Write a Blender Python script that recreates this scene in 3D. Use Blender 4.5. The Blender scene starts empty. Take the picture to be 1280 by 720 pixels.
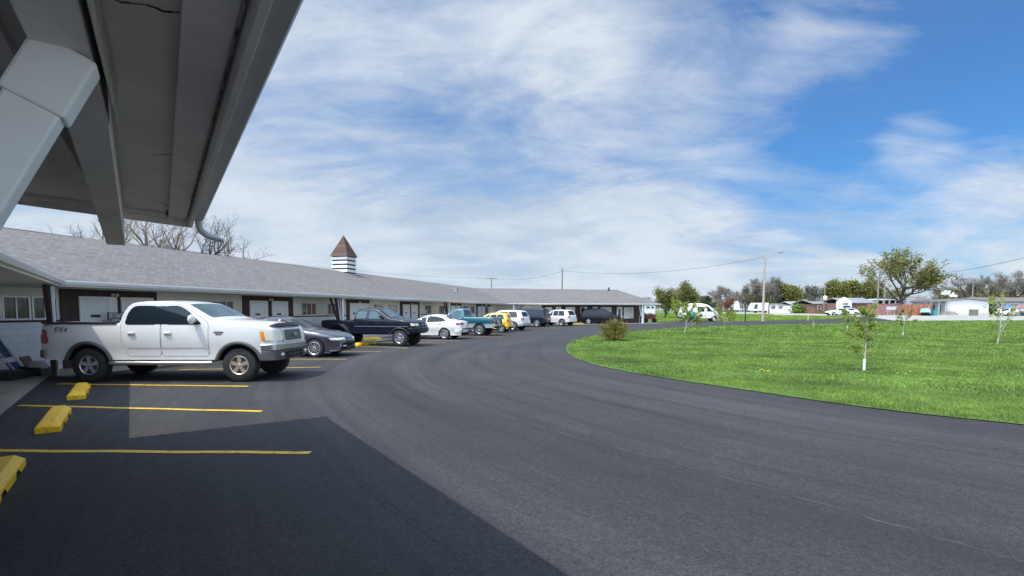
import bpy, bmesh, math, random
import numpy as np
from mathutils import Vector, Matrix
from mathutils.geometry import delaunay_2d_cdt

R = math.radians
S = bpy.context.scene
COL = S.collection

# ------------------------------------------------------------------ camera, world, sun, exposure
EYE = 1.71
F = 650.0                      # focal length in photo pixels (1280 wide)
PITCH = math.atan(42.0 / F)    # camera tipped slightly down; the picture is the upper part of a taller frame
cam_d = bpy.data.cameras.new('camera')
cam = bpy.data.objects.new('camera', cam_d)
COL.objects.link(cam)
cam_d.sensor_width = 36.0
cam_d.lens = 36.0 * F / 1280.0
cam_d.shift_y = 70.0 / 1280.0
cam_d.clip_start = 0.05
cam_d.clip_end = 3000
cam.location = (0, 0, EYE)
cam.rotation_euler = (R(90) - PITCH, 0, 0)
S.camera = cam

SUN_EL, SUN_AZ = 63.0, 33.0    # light travels towards +X, turned SUN_AZ degrees towards +Y
sun_d = bpy.data.lights.new('sun', 'SUN')
sun = bpy.data.objects.new('sun', sun_d)
COL.objects.link(sun)
sun_d.energy = 2.65
sun_d.angle = R(0.53)
sun_d.color = (1.0, 0.945, 0.86)
ldir = Vector((math.cos(R(SUN_AZ)) * math.cos(R(SUN_EL)), math.sin(R(SUN_AZ)) * math.cos(R(SUN_EL)), -math.sin(R(SUN_EL))))
sun.rotation_euler = ldir.to_track_quat('-Z', 'Y').to_euler()

S.view_settings.view_transform = 'Standard'
S.view_settings.look = 'None'
S.view_settings.exposure = 0.60
S.view_settings.gamma = 1.0
S.view_settings.use_curve_mapping = False


def pix_dir(px, py):
    a = Vector((0, math.cos(PITCH), -math.sin(PITCH))) * F + Vector((1, 0, 0)) * (px - 640) \
        + Vector((0, math.sin(PITCH), math.cos(PITCH))) * (430 - py)
    return a.normalized()


world = bpy.data.worlds.new("World")
S.world = world
world.use_nodes = True


def build_sky():
    nt = world.node_tree
    nt.nodes.clear()
    N, L = nt.nodes, nt.links

    def nn(t, **k):
        n = N.new(t)
        for a, b in k.items():
            setattr(n, a, b)
        return n

    def math_(op, a, b=None, clamp=False):
        n = nn('ShaderNodeMath', operation=op)
        n.use_clamp = clamp
        for i, v in enumerate((a, b)):
            if v is None:
                continue
            if isinstance(v, (int, float)):
                n.inputs[i].default_value = v
            else:
                L.new(v, n.inputs[i])
        return n.outputs[0]

    def ramp(v, a, b, c=0.0, d=1.0, smooth=True):
        n = nn('ShaderNodeMapRange')
        n.interpolation_type = 'SMOOTHSTEP' if smooth else 'LINEAR'
        L.new(v, n.inputs[0])
        for i, x in enumerate((a, b, c, d)):
            n.inputs[1 + i].default_value = x
        return n.outputs[0]

    out = nn('ShaderNodeOutputWorld')
    bg = nn('ShaderNodeBackground')
    bg.inputs['Strength'].default_value = 0.10
    sky = nn('ShaderNodeTexSky')
    sky.sky_type = 'NISHITA'
    sky.sun_disc = False
    sky.sun_elevation = R(SUN_EL)
    sky.sun_rotation = math.atan2(-math.cos(R(SUN_AZ)), -math.sin(R(SUN_AZ)))
    sky.air_density = 1.0
    sky.dust_density = 0.5
    sky.ozone_density = 2.5
    tc = nn('ShaderNodeTexCoord')
    d = tc.outputs['Generated']
    sep = nn('ShaderNodeSeparateXYZ')
    L.new(d, sep.inputs[0])
    z = sep.outputs[2]
    den = math_('ADD', math_('MAXIMUM', z, 0.0), 0.26)
    px = math_('DIVIDE', sep.outputs[0], den)
    py = math_('DIVIDE', sep.outputs[1], den)
    cmb = nn('ShaderNodeCombineXYZ')
    L.new(px, cmb.inputs[0])
    L.new(py, cmb.inputs[1])
    P = cmb.outputs[0]

    def noise(vec, rot, sc, scale, detail, rough, dist, off=(0, 0, 0)):
        mp = nn('ShaderNodeMapping')
        mp.inputs['Rotation'].default_value = (0, 0, R(rot))
        mp.inputs['Scale'].default_value = sc
        mp.inputs['Location'].default_value = off
        L.new(vec, mp.inputs[0])
        n = nn('ShaderNodeTexNoise')
        n.inputs['Scale'].default_value = scale
        n.inputs['Detail'].default_value = detail
        n.inputs['Roughness'].default_value = rough
        n.inputs['Distortion'].default_value = dist
        L.new(mp.outputs[0], n.inputs['Vector'])
        return n.outputs['Fac']

    broad = noise(P, 20, (1, 1.15, 1), 1.0, 5, 0.52, 0.5, (3.1, 1.7, 0))
    wisp = noise(P, 38, (0.75, 1.35, 1), 2.0, 9, 0.60, 0.9, (0.4, 5.2, 0))
    fine = noise(P, 30, (0.7, 1.5, 1), 5.2, 8, 0.66, 0.6, (7.7, 2.2, 0))
    soft = noise(P, 10, (1, 1.2, 1), 2.2, 4, 0.5, 0.4, (1.7, 9.2, 0))

    def blob(x, y, rad, amt):
        v = nn('ShaderNodeVectorMath', operation='DOT_PRODUCT')
        L.new(d, v.inputs[0])
        v.inputs[1].default_value = pix_dir(x, y)
        return math_('MULTIPLY', ramp(v.outputs['Value'], math.cos(R(rad)), 1.0), amt)

    cov = None
    for b in BLOBS:
        o = blob(*b)
        cov = o if cov is None else math_('ADD', cov, o)
    lowveil = ramp(z, 0.30, 0.05, 0.0, 0.80)
    cov = math_('ADD', math_('ADD', cov, lowveil), 0.44)
    n1 = math_('ADD', math_('MULTIPLY', math_('SUBTRACT', broad, 0.5), 0.8), math_('MULTIPLY', math_('SUBTRACT', wisp, 0.5), 1.6))
    n1 = math_('ADD', n1, math_('MULTIPLY', math_('SUBTRACT', fine, 0.5), 0.85))
    tot = math_('ADD', cov, n1)
    mask = ramp(tot, -0.05, 1.0, 0.08, 0.95, False)
    # cloud colour: white where thick, grey-blue where thin
    thick = ramp(math_('ADD', math_('ADD', math_('MULTIPLY', math_('SUBTRACT', wisp, 0.5), 1.1), math_('MULTIPLY', math_('SUBTRACT', fine, 0.5), 0.4)), math_('ADD', math_('MULTIPLY', math_('SUBTRACT', cov, 0.7), 0.35), math_('ADD', math_('MULTIPLY', math_('SUBTRACT', soft, 0.5), 0.9), WHITE(blob, math_)))), -0.36, 0.46)
    cc = nn('ShaderNodeMix', data_type='RGBA')
    L.new(thick, cc.inputs[0])
    cc.inputs[6].default_value = (3.1, 3.85, 4.85, 1)
    cc.inputs[7].default_value = (4.95, 5.4, 5.95, 1)
    # veil boosted round the sun and behind the camera: unseen sky, added as fill
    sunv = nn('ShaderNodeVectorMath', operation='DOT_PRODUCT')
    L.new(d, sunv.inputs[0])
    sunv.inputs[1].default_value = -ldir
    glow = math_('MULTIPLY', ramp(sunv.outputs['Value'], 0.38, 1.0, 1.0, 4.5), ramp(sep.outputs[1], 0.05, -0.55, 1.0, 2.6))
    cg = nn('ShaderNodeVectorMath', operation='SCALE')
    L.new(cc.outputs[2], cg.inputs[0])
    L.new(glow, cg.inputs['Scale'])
    tint = nn('ShaderNodeMix', data_type='RGBA', blend_type='MULTIPLY')
    tint.inputs[0].default_value = 1.0
    L.new(sky.outputs[0], tint.inputs[6])
    tint.inputs[7].default_value = (0.27, 0.66, 1.00, 1)
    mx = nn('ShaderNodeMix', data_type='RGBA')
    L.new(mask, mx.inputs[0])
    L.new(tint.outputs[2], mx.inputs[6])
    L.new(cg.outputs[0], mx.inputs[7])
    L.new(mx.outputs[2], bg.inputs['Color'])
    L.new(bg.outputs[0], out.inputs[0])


def WHITE(blob, math_):
    """thick white banks"""
    o = None
    for b in BANKS:
        q = blob(*b)
        o = q if o is None else math_('ADD', o, q)
    return o


BANKS = [(730, 90, 13, 0.12), (930, 130, 9, 0.22), (1090, 5, 11, 0.25), (560, 40, 14, .10), (640, 235, 16, -0.22), (420, 210, 12, 0.05), (520, 330, 16, -0.12), (1240, 215, 9, 0.06), (1150, 172, 7, 0.2), (700, 300, 14, .05)]
BLOBS = [  # (x, y in the photograph = a direction in the sky, radius in degrees, amount): more or less cloud there
    (480, 140, 42, 0.27), (760, 90, 20, 0.10), (930, 150, 9, 0.14), (1080, -10, 8, 0.38),
    (1240, 130, 25, -0.50), (1140, 90, 11, -0.16), (870, 22, 9, -0.30), (1060, 150, 18, -0.16), (1120, 240, 12, -0.05), (1000, 250, 12, -0.10),
    (1258, 214, 5, 0.20), (1150, 174, 4, 0.50), (1110, 130, 5, 0.25), (1200, 345, 16, 0.18), (1000, 90, 6, .12), (1000, 200, 9, .12),
]
build_sky()


# ------------------------------------------------------------------ ground height and pixel -> place
def gz(x, y):
    t = max(0.0, y - 48.0)
    t = min(t, 84.0)
    g = 0.016 * (t - 6.0 * (1 - math.exp(-t / 6.0)))
    return g


def at(px, py, dz=0.0):
    """the point of the ground (plus dz) seen at a pixel of the photograph"""
    d = pix_dir(px, py)
    g = 0.0
    for _ in range(30):
        k = (g + dz - EYE) / d.z
        p = Vector((0, 0, EYE)) + d * k
        g = 0.5 * g + 0.5 * gz(p.x, p.y)
    return Vector((p.x, p.y, gz(p.x, p.y)))


def at_y(px, py, y):
    """the point seen at a pixel, at depth y"""
    d = pix_dir(px, py)
    return Vector((0, 0, EYE)) + d * (y / d.y)


# ------------------------------------------------------------------ materials
MATS = {}


def mat(name, col, rough=0.6, metal=0.0, var=0.0, vscale=3.0, bump=0.0, bscale=40.0, coat=0.0, spec=0.5,
        brick=None, col2=None, island=0.0, trans=0.0, big=None, stain=None):
    """procedural surface. brick=(axes, width, height, mortar, mortar darkness, per-brick variation)"""
    if name in MATS:
        return MATS[name]
    m = bpy.data.materials.new(name)
    m.use_nodes = True
    nt = m.node_tree
    N, L = nt.nodes, nt.links
    b = N['Principled BSDF']
    b.inputs['Roughness'].default_value = rough
    b.inputs['Metallic'].default_value = metal
    b.inputs['Specular IOR Level'].default_value = spec
    if coat:
        b.inputs['Coat Weight'].default_value = coat
        b.inputs['Coat Roughness'].default_value = 0.04
    c4 = (*col, 1)
    tc = N.new('ShaderNodeTexCoord')
    vec = tc.outputs['Object']
    cur = None

    def rgb(c):
        n = N.new('ShaderNodeRGB')
        n.outputs[0].default_value = (*c, 1)
        return n.outputs[0]

    def mult(cur, fac_out, lo, hi):
        mr = N.new('ShaderNodeMapRange')
        L.new(fac_out, mr.inputs[0])
        mr.inputs[3].default_value = lo
        mr.inputs[4].default_value = hi
        mm = N.new('ShaderNodeVectorMath')
        mm.operation = 'SCALE'
        L.new(cur, mm.inputs[0])
        L.new(mr.outputs[0], mm.inputs['Scale'])
        return mm.outputs[0]
    cur = rgb(col)
    if brick:
        axes, bw, bh, mo, md, bv = brick
        sp = N.new('ShaderNodeSeparateXYZ')
        L.new(vec, sp.inputs[0])
        cb = N.new('ShaderNodeCombineXYZ')
        L.new(sp.outputs['XYZ'.index(axes[0])], cb.inputs[0])
        L.new(sp.outputs['XYZ'.index(axes[1])], cb.inputs[1])
        bt = N.new('ShaderNodeTexBrick')
        L.new(cb.outputs[0], bt.inputs['Vector'])
        bt.inputs['Scale'].default_value = 1.0
        bt.inputs['Brick Width'].default_value = bw
        bt.inputs['Row Height'].default_value = bh
        bt.inputs['Mortar Size'].default_value = mo
        bt.inputs['Mortar Smooth'].default_value = 0.3
        bt.inputs['Bias'].default_value = 0.0
        bt.inputs['Color1'].default_value = (*[c * (1 - bv) for c in col], 1)
        bt.inputs['Color2'].default_value = (*[min(1, c * (1 + bv)) for c in (col2 or col)], 1)
        bt.inputs['Mortar'].default_value = (*[c * md for c in col], 1)
        cur = bt.outputs['Color']
    if island:
        gm = N.new('ShaderNodeNewGeometry')
        if col2:
            mx = N.new('ShaderNodeMix')
            mx.data_type = 'RGBA'
            L.new(gm.outputs['Random Per Island'], mx.inputs[0])
            mx.inputs[6].default_value = c4
            mx.inputs[7].default_value = (*col2, 1)
            cur = mx.outputs[2]
        cur = mult(cur, gm.outputs['Random Per Island'], 1 - island, 1 + island)
    if var:
        nz = N.new('ShaderNodeTexNoise')
        nz.inputs['Scale'].default_value = vscale
        nz.inputs['Detail'].default_value = 6
        nz.inputs['Roughness'].default_value = 0.65
        L.new(vec, nz.inputs['Vector'])
        mr0 = N.new('ShaderNodeMapRange')
        L.new(nz.outputs['Fac'], mr0.inputs[0])
        mr0.inputs[1].default_value = 0.3
        mr0.inputs[2].default_value = 0.7
        cur = mult(cur, mr0.outputs[0], 1 - var, 1 + var)
    if big:
        nz = N.new('ShaderNodeTexNoise')
        nz.inputs['Scale'].default_value = big[0]
        nz.inputs['Detail'].default_value = 3
        L.new(vec, nz.inputs['Vector'])
        mr0 = N.new('ShaderNodeMapRange')
        L.new(nz.outputs['Fac'], mr0.inputs[0])
        mr0.inputs[1].default_value = 0.35
        mr0.inputs[2].default_value = 0.65
        cur = mult(cur, mr0.outputs[0], 1 - big[1], 1 + big[1])
    if stain:   # (scale, threshold, colour): blotches of wear
        nz = N.new('ShaderNodeTexNoise')
        nz.inputs['Scale'].default_value = stain[0]
        nz.inputs['Detail'].default_value = 8
        nz.inputs['Roughness'].default_value = 0.7
        L.new(vec, nz.inputs['Vector'])
        mr0 = N.new('ShaderNodeMapRange')
        L.new(nz.outputs['Fac'], mr0.inputs[0])
        mr0.inputs[1].default_value = stain[1]
        mr0.inputs[2].default_value = stain[1] + 0.08
        mx = N.new('ShaderNodeMix')
        mx.data_type = 'RGBA'
        L.new(mr0.outputs[0], mx.inputs[0])
        L.new(cur, mx.inputs[6])
        mx.inputs[7].default_value = (*stain[2], 1)
        cur = mx.outputs[2]
    L.new(cur, b.inputs['Base Color'])
    if bump:
        nz = N.new('ShaderNodeTexNoise')
        nz.inputs['Scale'].default_value = bscale
        nz.inputs['Detail'].default_value = 4
        L.new(vec, nz.inputs['Vector'])
        bp = N.new('ShaderNodeBump')
        bp.inputs['Strength'].default_value = bump
        bp.inputs['Distance'].default_value = 0.01
        L.new(nz.outputs['Fac'], bp.inputs['Height'])
        L.new(bp.outputs[0], b.inputs['Normal'])
    if trans:
        tr = N.new('ShaderNodeBsdfTranslucent')
        L.new(cur, tr.inputs['Color'])
        ms = N.new('ShaderNodeMixShader')
        ms.inputs[0].default_value = trans
        L.new(b.outputs[0], ms.inputs[1])
        L.new(tr.outputs[0], ms.inputs[2])
        L.new(ms.outputs[0], N['Material Output'].inputs['Surface'])
    MATS[name] = m
    return m


# ------------------------------------------------------------------ mesh building
class MB:
    def __init__(s):
        s.v, s.f, s.m = [], [], []
        s.X = None

    def p(s, q):
        q = Vector(q)
        if s.X is not None:
            q = s.X @ q
        s.v.append(tuple(q))
        return len(s.v) - 1

    def face(s, pts, mi=0):
        s.f.append([s.p(q) for q in pts])
        s.m.append(mi)

    def idx(s, ids, mi=0):
        s.f.append(list(ids))
        s.m.append(mi)

    def box(s, x0, x1, y0, y1, z0, z1, mi=0):
        c = [s.p((x, y, z)) for z in (z0, z1) for y in (y0, y1) for x in (x0, x1)]
        for q in ((0, 2, 3, 1), (4, 5, 7, 6), (0, 1, 5, 4), (2, 6, 7, 3), (0, 4, 6, 2), (1, 3, 7, 5)):
            s.idx([c[i] for i in q], mi)

    def bar(s, a, b, w, h, mi=0, up=(0, 0, 1)):
        """box section w x h from a to b"""
        a, b = Vector(a), Vector(b)
        d = (b - a).normalized()
        sd = d.cross(Vector(up))
        if sd.length < 1e-4:
            sd = d.cross(Vector((1, 0, 0)))
        sd.normalize()
        u = sd.cross(d)
        c = []
        for q in (a, b):
            for i, j in ((-1, -1), (1, -1), (1, 1), (-1, 1)):
                c.append(s.p(q + sd * (i * w / 2) + u * (j * h / 2)))
        for q in ((3, 2, 1, 0), (4, 5, 6, 7), (0, 1, 5, 4), (1, 2, 6, 5), (2, 3, 7, 6), (3, 0, 4, 7)):
            s.idx([c[i] for i in q], mi)

    def tube(s, pts, rad, n=6, mi=0, cap=True):
        pts = [Vector(q) for q in pts]
        if isinstance(rad, (int, float)):
            rad = [rad] * len(pts)
        rings = []
        pu = None
        for i, q in enumerate(pts):
            d = (pts[min(i + 1, len(pts) - 1)] - pts[max(i - 1, 0)])
            if d.length < 1e-9:
                d = Vector((0, 0, 1))
            d.normalize()
            if pu is None:
                pu = d.orthogonal().normalized()
            u = (pu - d * pu.dot(d))
            if u.length < 1e-5:
                u = d.orthogonal()
            u.normalize()
            pu = u
            w = d.cross(u)
            rings.append([s.p(q + (u * math.cos(2 * math.pi * k / n) + w * math.sin(2 * math.pi * k / n)) * rad[i]) for k in range(n)])
        for a, b in zip(rings, rings[1:]):
            for k in range(n):
                s.idx((a[k], a[(k + 1) % n], b[(k + 1) % n], b[k]), mi)
        if cap:
            s.idx(rings[0][::-1], mi)
            s.idx(rings[-1], mi)

    def lathe(s, prof, n=16, mi=0, axis='z', c=(0, 0, 0)):
        """prof: (radius, height) pairs"""
        c = Vector(c)
        rings = []
        for r, h in prof:
            ring = []
            for k in range(n):
                a = 2 * math.pi * k / n
                q = {'z': (r * math.cos(a), r * math.sin(a), h), 'y': (r * math.cos(a), h, r * math.sin(a)),
                     'x': (h, r * math.cos(a), r * math.sin(a))}[axis]
                ring.append(s.p(c + Vector(q)))
            rings.append(ring)
        for a, b in zip(rings, rings[1:]):
            for k in range(n):
                s.idx((a[k], a[(k + 1) % n], b[(k + 1) % n], b[k]), mi)
        s.idx(rings[0][::-1], mi)
        s.idx(rings[-1], mi)

    def prism(s, poly, y0, y1, mi=0, axis='y'):
        """polygon of (a, b) extruded along axis; for y: (x, z)"""
        def q(a, b, t):
            return {'y': (a, t, b), 'z': (a, b, t), 'x': (t, a, b)}[axis]
        A = [s.p(q(a, b, y0)) for a, b in poly]
        B = [s.p(q(a, b, y1)) for a, b in poly]
        n = len(poly)
        s.idx(A[::-1], mi)
        s.idx(B, mi)
        for i in range(n):
            s.idx((A[i], A[(i + 1) % n], B[(i + 1) % n], B[i]), mi)

    def ball(s, c, r, n=10, m=7, mi=0, sq=(1, 1, 1)):
        c = Vector(c)
        rings = []
        for i in range(m + 1):
            th = math.pi * i / m
            rr = max(math.sin(th), 0.01)
            rings.append([s.p(c + Vector((r * sq[0] * rr * math.cos(2 * math.pi * k / n), r * sq[1] * rr * math.sin(2 * math.pi * k / n), r * sq[2] * math.cos(th)))) for k in range(n)])
        for a, b in zip(rings, rings[1:]):
            for k in range(n):
                s.idx((a[k], b[k], b[(k + 1) % n], a[(k + 1) % n]), mi)

    def build(s, name, mats, parent=None, loc=None, rz=0.0, smooth=False, bevel=0.0, fix=True):
        me = bpy.data.meshes.new(name)
        me.from_pydata(s.v, [], s.f)
        if not isinstance(mats, (list, tuple)):
            mats = [mats]
        for q in mats:
            me.materials.append(q)
        me.polygons.foreach_set('material_index', s.m)
        if fix:
            bm = bmesh.new()
            bm.from_mesh(me)
            bmesh.ops.recalc_face_normals(bm, faces=bm.faces)
            bm.to_mesh(me)
            bm.free()
        if smooth:
            me.polygons.foreach_set('use_smooth', [True] * len(me.polygons))
            try:
                me.set_sharp_from_angle(angle=R(38))
            except Exception:
                pass
        me.update()
        return link(name, me, parent, loc, rz, bevel)


def link(name, me, parent=None, loc=None, rz=0.0, bevel=0.0):
    o = bpy.data.objects.new(name, me)
    COL.objects.link(o)
    if parent is not None:
        o.parent = parent
    if loc is not None:
        o.location = loc
    o.rotation_euler = (0, 0, rz)
    if bevel:
        md = o.modifiers.new('bevel', 'BEVEL')
        md.width = bevel
        md.segments = 2
        md.limit_method = 'ANGLE'
    return o


def tag(o, label=None, cat=None, group=None, kind=None):
    if label:
        o['label'] = label
    if cat:
        o['category'] = cat
    if group:
        o['group'] = group
    if kind:
        o['kind'] = kind
    return o


def thing(name, label, cat, loc=(0, 0, 0), rz=0.0, group=None):
    o = bpy.data.objects.new(name, None)
    o.empty_display_size = 0.2
    COL.objects.link(o)
    o.location = loc
    o.rotation_euler = (0, 0, rz)
    return tag(o, label, cat, group)


def copy_tree(o, parent=None):
    c = o.copy()
    COL.objects.link(c)
    if parent is not None:
        c.parent = parent
    for ch in o.children:
        copy_tree(ch, c)
    return c


def sheet(name, poly, dz, m, cell=2.0, smooth=True, edge=None):
    """a ground sheet: polygon of (x, y) filled with a grid that follows the ground"""
    pts = []
    n = len(poly)
    for i in range(n):
        a, b = Vector(poly[i][:2]), Vector(poly[(i + 1) % n][:2])
        k = max(1, int((b - a).length / cell))
        for j in range(k):
            pts.append(a.lerp(b, j / k))
    nb = len(pts)
    xs = [q.x for q in pts]
    ys = [q.y for q in pts]

    def inside(x, y):
        c = False
        j = nb - 1
        for i in range(nb):
            if (pts[i].y > y) != (pts[j].y > y) and x < (pts[j].x - pts[i].x) * (y - pts[i].y) / (pts[j].y - pts[i].y) + pts[i].x:
                c = not c
            j = i
        return c
    x = min(xs) + cell / 2
    while x < max(xs):
        y = min(ys) + cell / 2
        while y < max(ys):
            if inside(x, y):
                pts.append(Vector((x, y)))
            y += cell
        x += cell
    res = delaunay_2d_cdt(pts, [], [list(range(nb))], 1, 1e-4)
    V = [(q.x, q.y, gz(q.x, q.y) + dz) for q in res[0]]
    me = bpy.data.meshes.new(name)
    me.from_pydata(V, [], [list(f) for f in res[2]])
    bm = bmesh.new()
    bm.from_mesh(me)
    for fc in bm.faces:
        if fc.normal.z < 0:
            fc.normal_flip()
    bm.to_mesh(me)
    bm.free()
    me.materials.append(m)
    if edge is not None:      # distance to the lawn's edge, for paving streaks that run along it
        E = np.array([(q[0], q[1]) for q in edge])
        A, D = E, np.roll(E, -1, 0) - E
        DD = (D ** 2).sum(1) + 1e-9
        vals = []
        for v in me.vertices:
            q = np.array([v.co.x, v.co.y]) - A
            t = np.clip((q * D).sum(1) / DD, 0, 1)
            vals.append(float(np.sqrt(((q - D * t[:, None]) ** 2).sum(1)).min()))
        at_ = me.attributes.new('edge_dist', 'FLOAT', 'POINT')
        at_.data.foreach_set('value', vals)
    return tag(link(name, me), kind='structure')


def smooth_poly(pts, it=2, closed=True):
    pts = [Vector(q[:2]) for q in pts]
    for _ in range(it):
        out = []
        n = len(pts)
        rng = range(n) if closed else range(n - 1)
        if not closed:
            out.append(pts[0])
        for i in rng:
            a, b = pts[i], pts[(i + 1) % n]
            out += [a.lerp(b, .25), a.lerp(b, .75)]
        if not closed:
            out.append(pts[-1])
        pts = out
    return pts

# ------------------------------------------------------------------ common materials
black_rub = mat('rubber', (0.022, 0.022, 0.024), 0.85, var=0.25, vscale=9)
black_pl = mat('black_plastic', (0.02, 0.02, 0.022), 0.5)
well_m = mat('wheel_well', (0.008, 0.008, 0.008), 0.9)
gap_m = mat('panel_gap', (0.012, 0.012, 0.012), 0.8)
glass_m = mat('car_glass', (0.010, 0.016, 0.020), 0.03, spec=0.42)
glass_l = mat('car_glass_pale', (0.035, 0.075, 0.085), 0.03, spec=0.45)
rim_m = mat('alloy_rim', (0.55, 0.55, 0.56), 0.32, metal=0.85)
rim_t = mat('dusty_rim', (0.60, 0.48, 0.37), 0.42, metal=0.7, var=0.2, vscale=14)
chrome = mat('chrome', (0.58, 0.58, 0.59), 0.27, metal=1.0)
red_lens = mat('red_lens', (0.32, 0.012, 0.015), 0.12, spec=0.8, coat=0.6)
lamp_lens = mat('lamp_lens', (0.74, 0.69, 0.54), 0.15, metal=0.0, coat=0.6)
amber_lens = mat('amber_lens', (0.75, 0.28, 0.02), 0.15, coat=0.6)
plate_m = mat('licence_plate_paint', (0.62, 0.62, 0.64), 0.5)


class Car:
    """vehicle from its side outline: s = metres behind the nose, z = height. Local x forward, y left, z up."""

    def __init__(c, root, L, hw, zb, zr, hr, sill, wheels, ra, T, tags, nose=(0.7, 0.14), tail=(0.6, 0.10), er=0.09, zn=None, bulge=0.03, pit=0.45):
        c.root, c.L, c.hw, c.zb, c.zr, c.hr, c.sill = root, L, hw, zb, zr, hr, sill
        c.wheels, c.ra, c.nose, c.tail, c.er, c.bulge, c.pit = wheels, ra, nose, tail, er, bulge, pit
        # smooth the outline once
        out = [T[0]]
        for a, b in zip(T, T[1:]):
            out.append((a[0] * .8 + b[0] * .2, a[1] * .8 + b[1] * .2))
            out.append((a[0] * .2 + b[0] * .8, a[1] * .2 + b[1] * .8))
        out.append(T[-1])
        c.T = [out[0]]
        for q in out[1:]:
            if q[0] > c.T[-1][0] + 1e-4:
                c.T.append(q)
        c.tags = tags            # list of (s0, s1, tag)
        c.Ts = np.array([q[0] for q in c.T])
        c.Tz = np.array([q[1] for q in c.T])
        A, B = np.array(c.T[:-1]), np.array(c.T[1:])
        c.A, c.D = A, B - A
        c.DD = (c.D ** 2).sum(1)

    def top(c, s):
        return float(np.interp(s, c.Ts, c.Tz))

    def bottom(c, s):
        z = c.sill
        zn, zt = c.T[0][1], c.T[-1][1]
        if s < 0.10:
            z = zn + (c.sill - zn) * math.sqrt(max(0, 1 - (1 - s / 0.10) ** 2))
        if s > c.L - 0.10:
            t = (c.L - s) / 0.10
            z = zt + (c.sill - zt) * math.sqrt(max(0, 1 - (1 - t) ** 2))
        for ws, wr in c.wheels:
            d = abs(s - ws)
            if d < c.ra:
                z = max(z, wr + math.sqrt(c.ra ** 2 - d * d))
        return z

    def W(c, s, z, edge=True):
        w = c.hw
        if z > c.zb:
            w = c.hw - (c.hw - c.hr) * min(1.15, (z - c.zb) / (c.zr - c.zb))
        mid = (c.sill + c.zb) * 0.5 + 0.1
        w -= c.bulge * min(1.0, ((min(z, c.zb) - mid) / max(0.2, c.zb - mid)) ** 2)
        if s < c.nose[0]:
            w -= c.nose[1] * (1 - max(s, 0) / c.nose[0]) ** 2
        e = c.L - s
        if e < c.tail[0]:
            w -= c.tail[1] * (1 - max(e, 0) / c.tail[0]) ** 2
        if edge:
            q = np.array([s, z]) - c.A
            t = np.clip((q * c.D).sum(1) / c.DD, 0, 1)
            d = math.sqrt(((q - c.D * t[:, None]) ** 2).sum(1).min())
            if d < c.er:
                w -= c.er * (1 - math.sqrt(max(0, 1 - (1 - d / c.er) ** 2)))
        return w

    def tag_of(c, s):
        for a, b, t in c.tags:
            if a <= s <= b:
                return t
        return ''

    def norm(c, s):
        h = 0.03
        a, b = max(0, s - h), min(c.L, s + h)
        d = Vector((b - a, c.top(b) - c.top(a))).normalized()
        n = Vector((-d.y, d.x))
        return n if n.y > -0.2 else -n

    def body(c, paint, top_mats=None, lower=None):
        cols = set()
        for a, b in zip(c.T, c.T[1:]):
            d = math.hypot(b[0] - a[0], b[1] - a[1])
            k = max(1, int(d / 0.07))
            for i in range(k):
                cols.add(a[0] + (b[0] - a[0]) * i / k)
        cols.add(c.L)
        for ws, wr in c.wheels:
            for i in range(25):
                cols.add(ws - c.ra * math.cos(math.pi * i / 24))
            cols.add(ws - c.ra - 0.004)
            cols.add(ws + c.ra + 0.004)
        for i in range(7):
            cols.add(0.10 * (i / 6) ** 2)
            cols.add(c.L - 0.10 * (i / 6) ** 2)
        cols = sorted(q for q in cols if 0 <= q <= c.L)
        cc = [cols[0]]
        for q in cols[1:]:
            if q - cc[-1] > 0.003:
                cc.append(q)
        cols = cc
        fr = [0, .12, .25, .38, .5, .62, .72, .8, .86, .91, .95, .98, 1.0]
        TT = [-1, -.94, -.925, -.6, -.3, 0, .3, .6, .925, .94, 1]
        mats = [paint, well_m] + (list(top_mats.values()) if top_mats else []) + ([lower[1]] if lower else [])
        names = list(top_mats.keys()) if top_mats else []
        mb = MB()
        side = {1: [], -1: []}
        tops, bots = [], []
        for s in cols:
            zt, zb_ = c.top(s), min(c.bottom(s), c.top(s) - 0.004)
            for sg in (1, -1):
                ring = []
                for f in fr:
                    z = zb_ + (zt - zb_) * f
                    ring.append(mb.p((c.L / 2 - s, sg * c.W(s, z), z)))
                side[sg].append(ring)
            w = c.W(s, zt)
            tg = c.tag_of(s)
            row = []
            nrm = c.norm(s)
            for t in TT:
                if abs(t) == 1:
                    row.append(side[1 if t > 0 else -1][-1][-1])
                elif tg == 'pit':
                    row.append(mb.p((c.L / 2 - s, t * w, zt - (c.pit if abs(t) < .93 else 0))))
                else:
                    cr = 0.035 * (1 - t * t)
                    row.append(mb.p((c.L / 2 - s - nrm.x * cr, t * w, zt + nrm.y * cr)))
            tops.append((row, tg))
            bots.append([side[1][-1][0], side[-1][-1][0]])
        for i in range(len(cols) - 1):
            for sg in (1, -1):
                a, b = side[sg][i], side[sg][i + 1]
                for j in range(len(fr) - 1):
                    mi = 0
                    if lower:
                        zz = mb.v[a[j + 1]][2]
                        if zz <= lower[0] + 0.02:
                            mi = len(mats) - 1
                    mb.idx((a[j], b[j], b[j + 1], a[j + 1]), mi)
            (a, ta), (b, tb) = tops[i], tops[i + 1]
            mi = 0
            if tb in names:
                mi = 2 + names.index(tb)
            for j in range(len(TT) - 1):
                pm = mi
                if tb == 'pit' and j in (0, len(TT) - 2):
                    pm = 0
                mb.idx((a[j], b[j], b[j + 1], a[j + 1]), pm)
            mb.idx((bots[i][0], bots[i][1], bots[i + 1][1], bots[i + 1][0]), 1)
        o = mb.build('body', mats, c.root, smooth=True)
        return o

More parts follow.
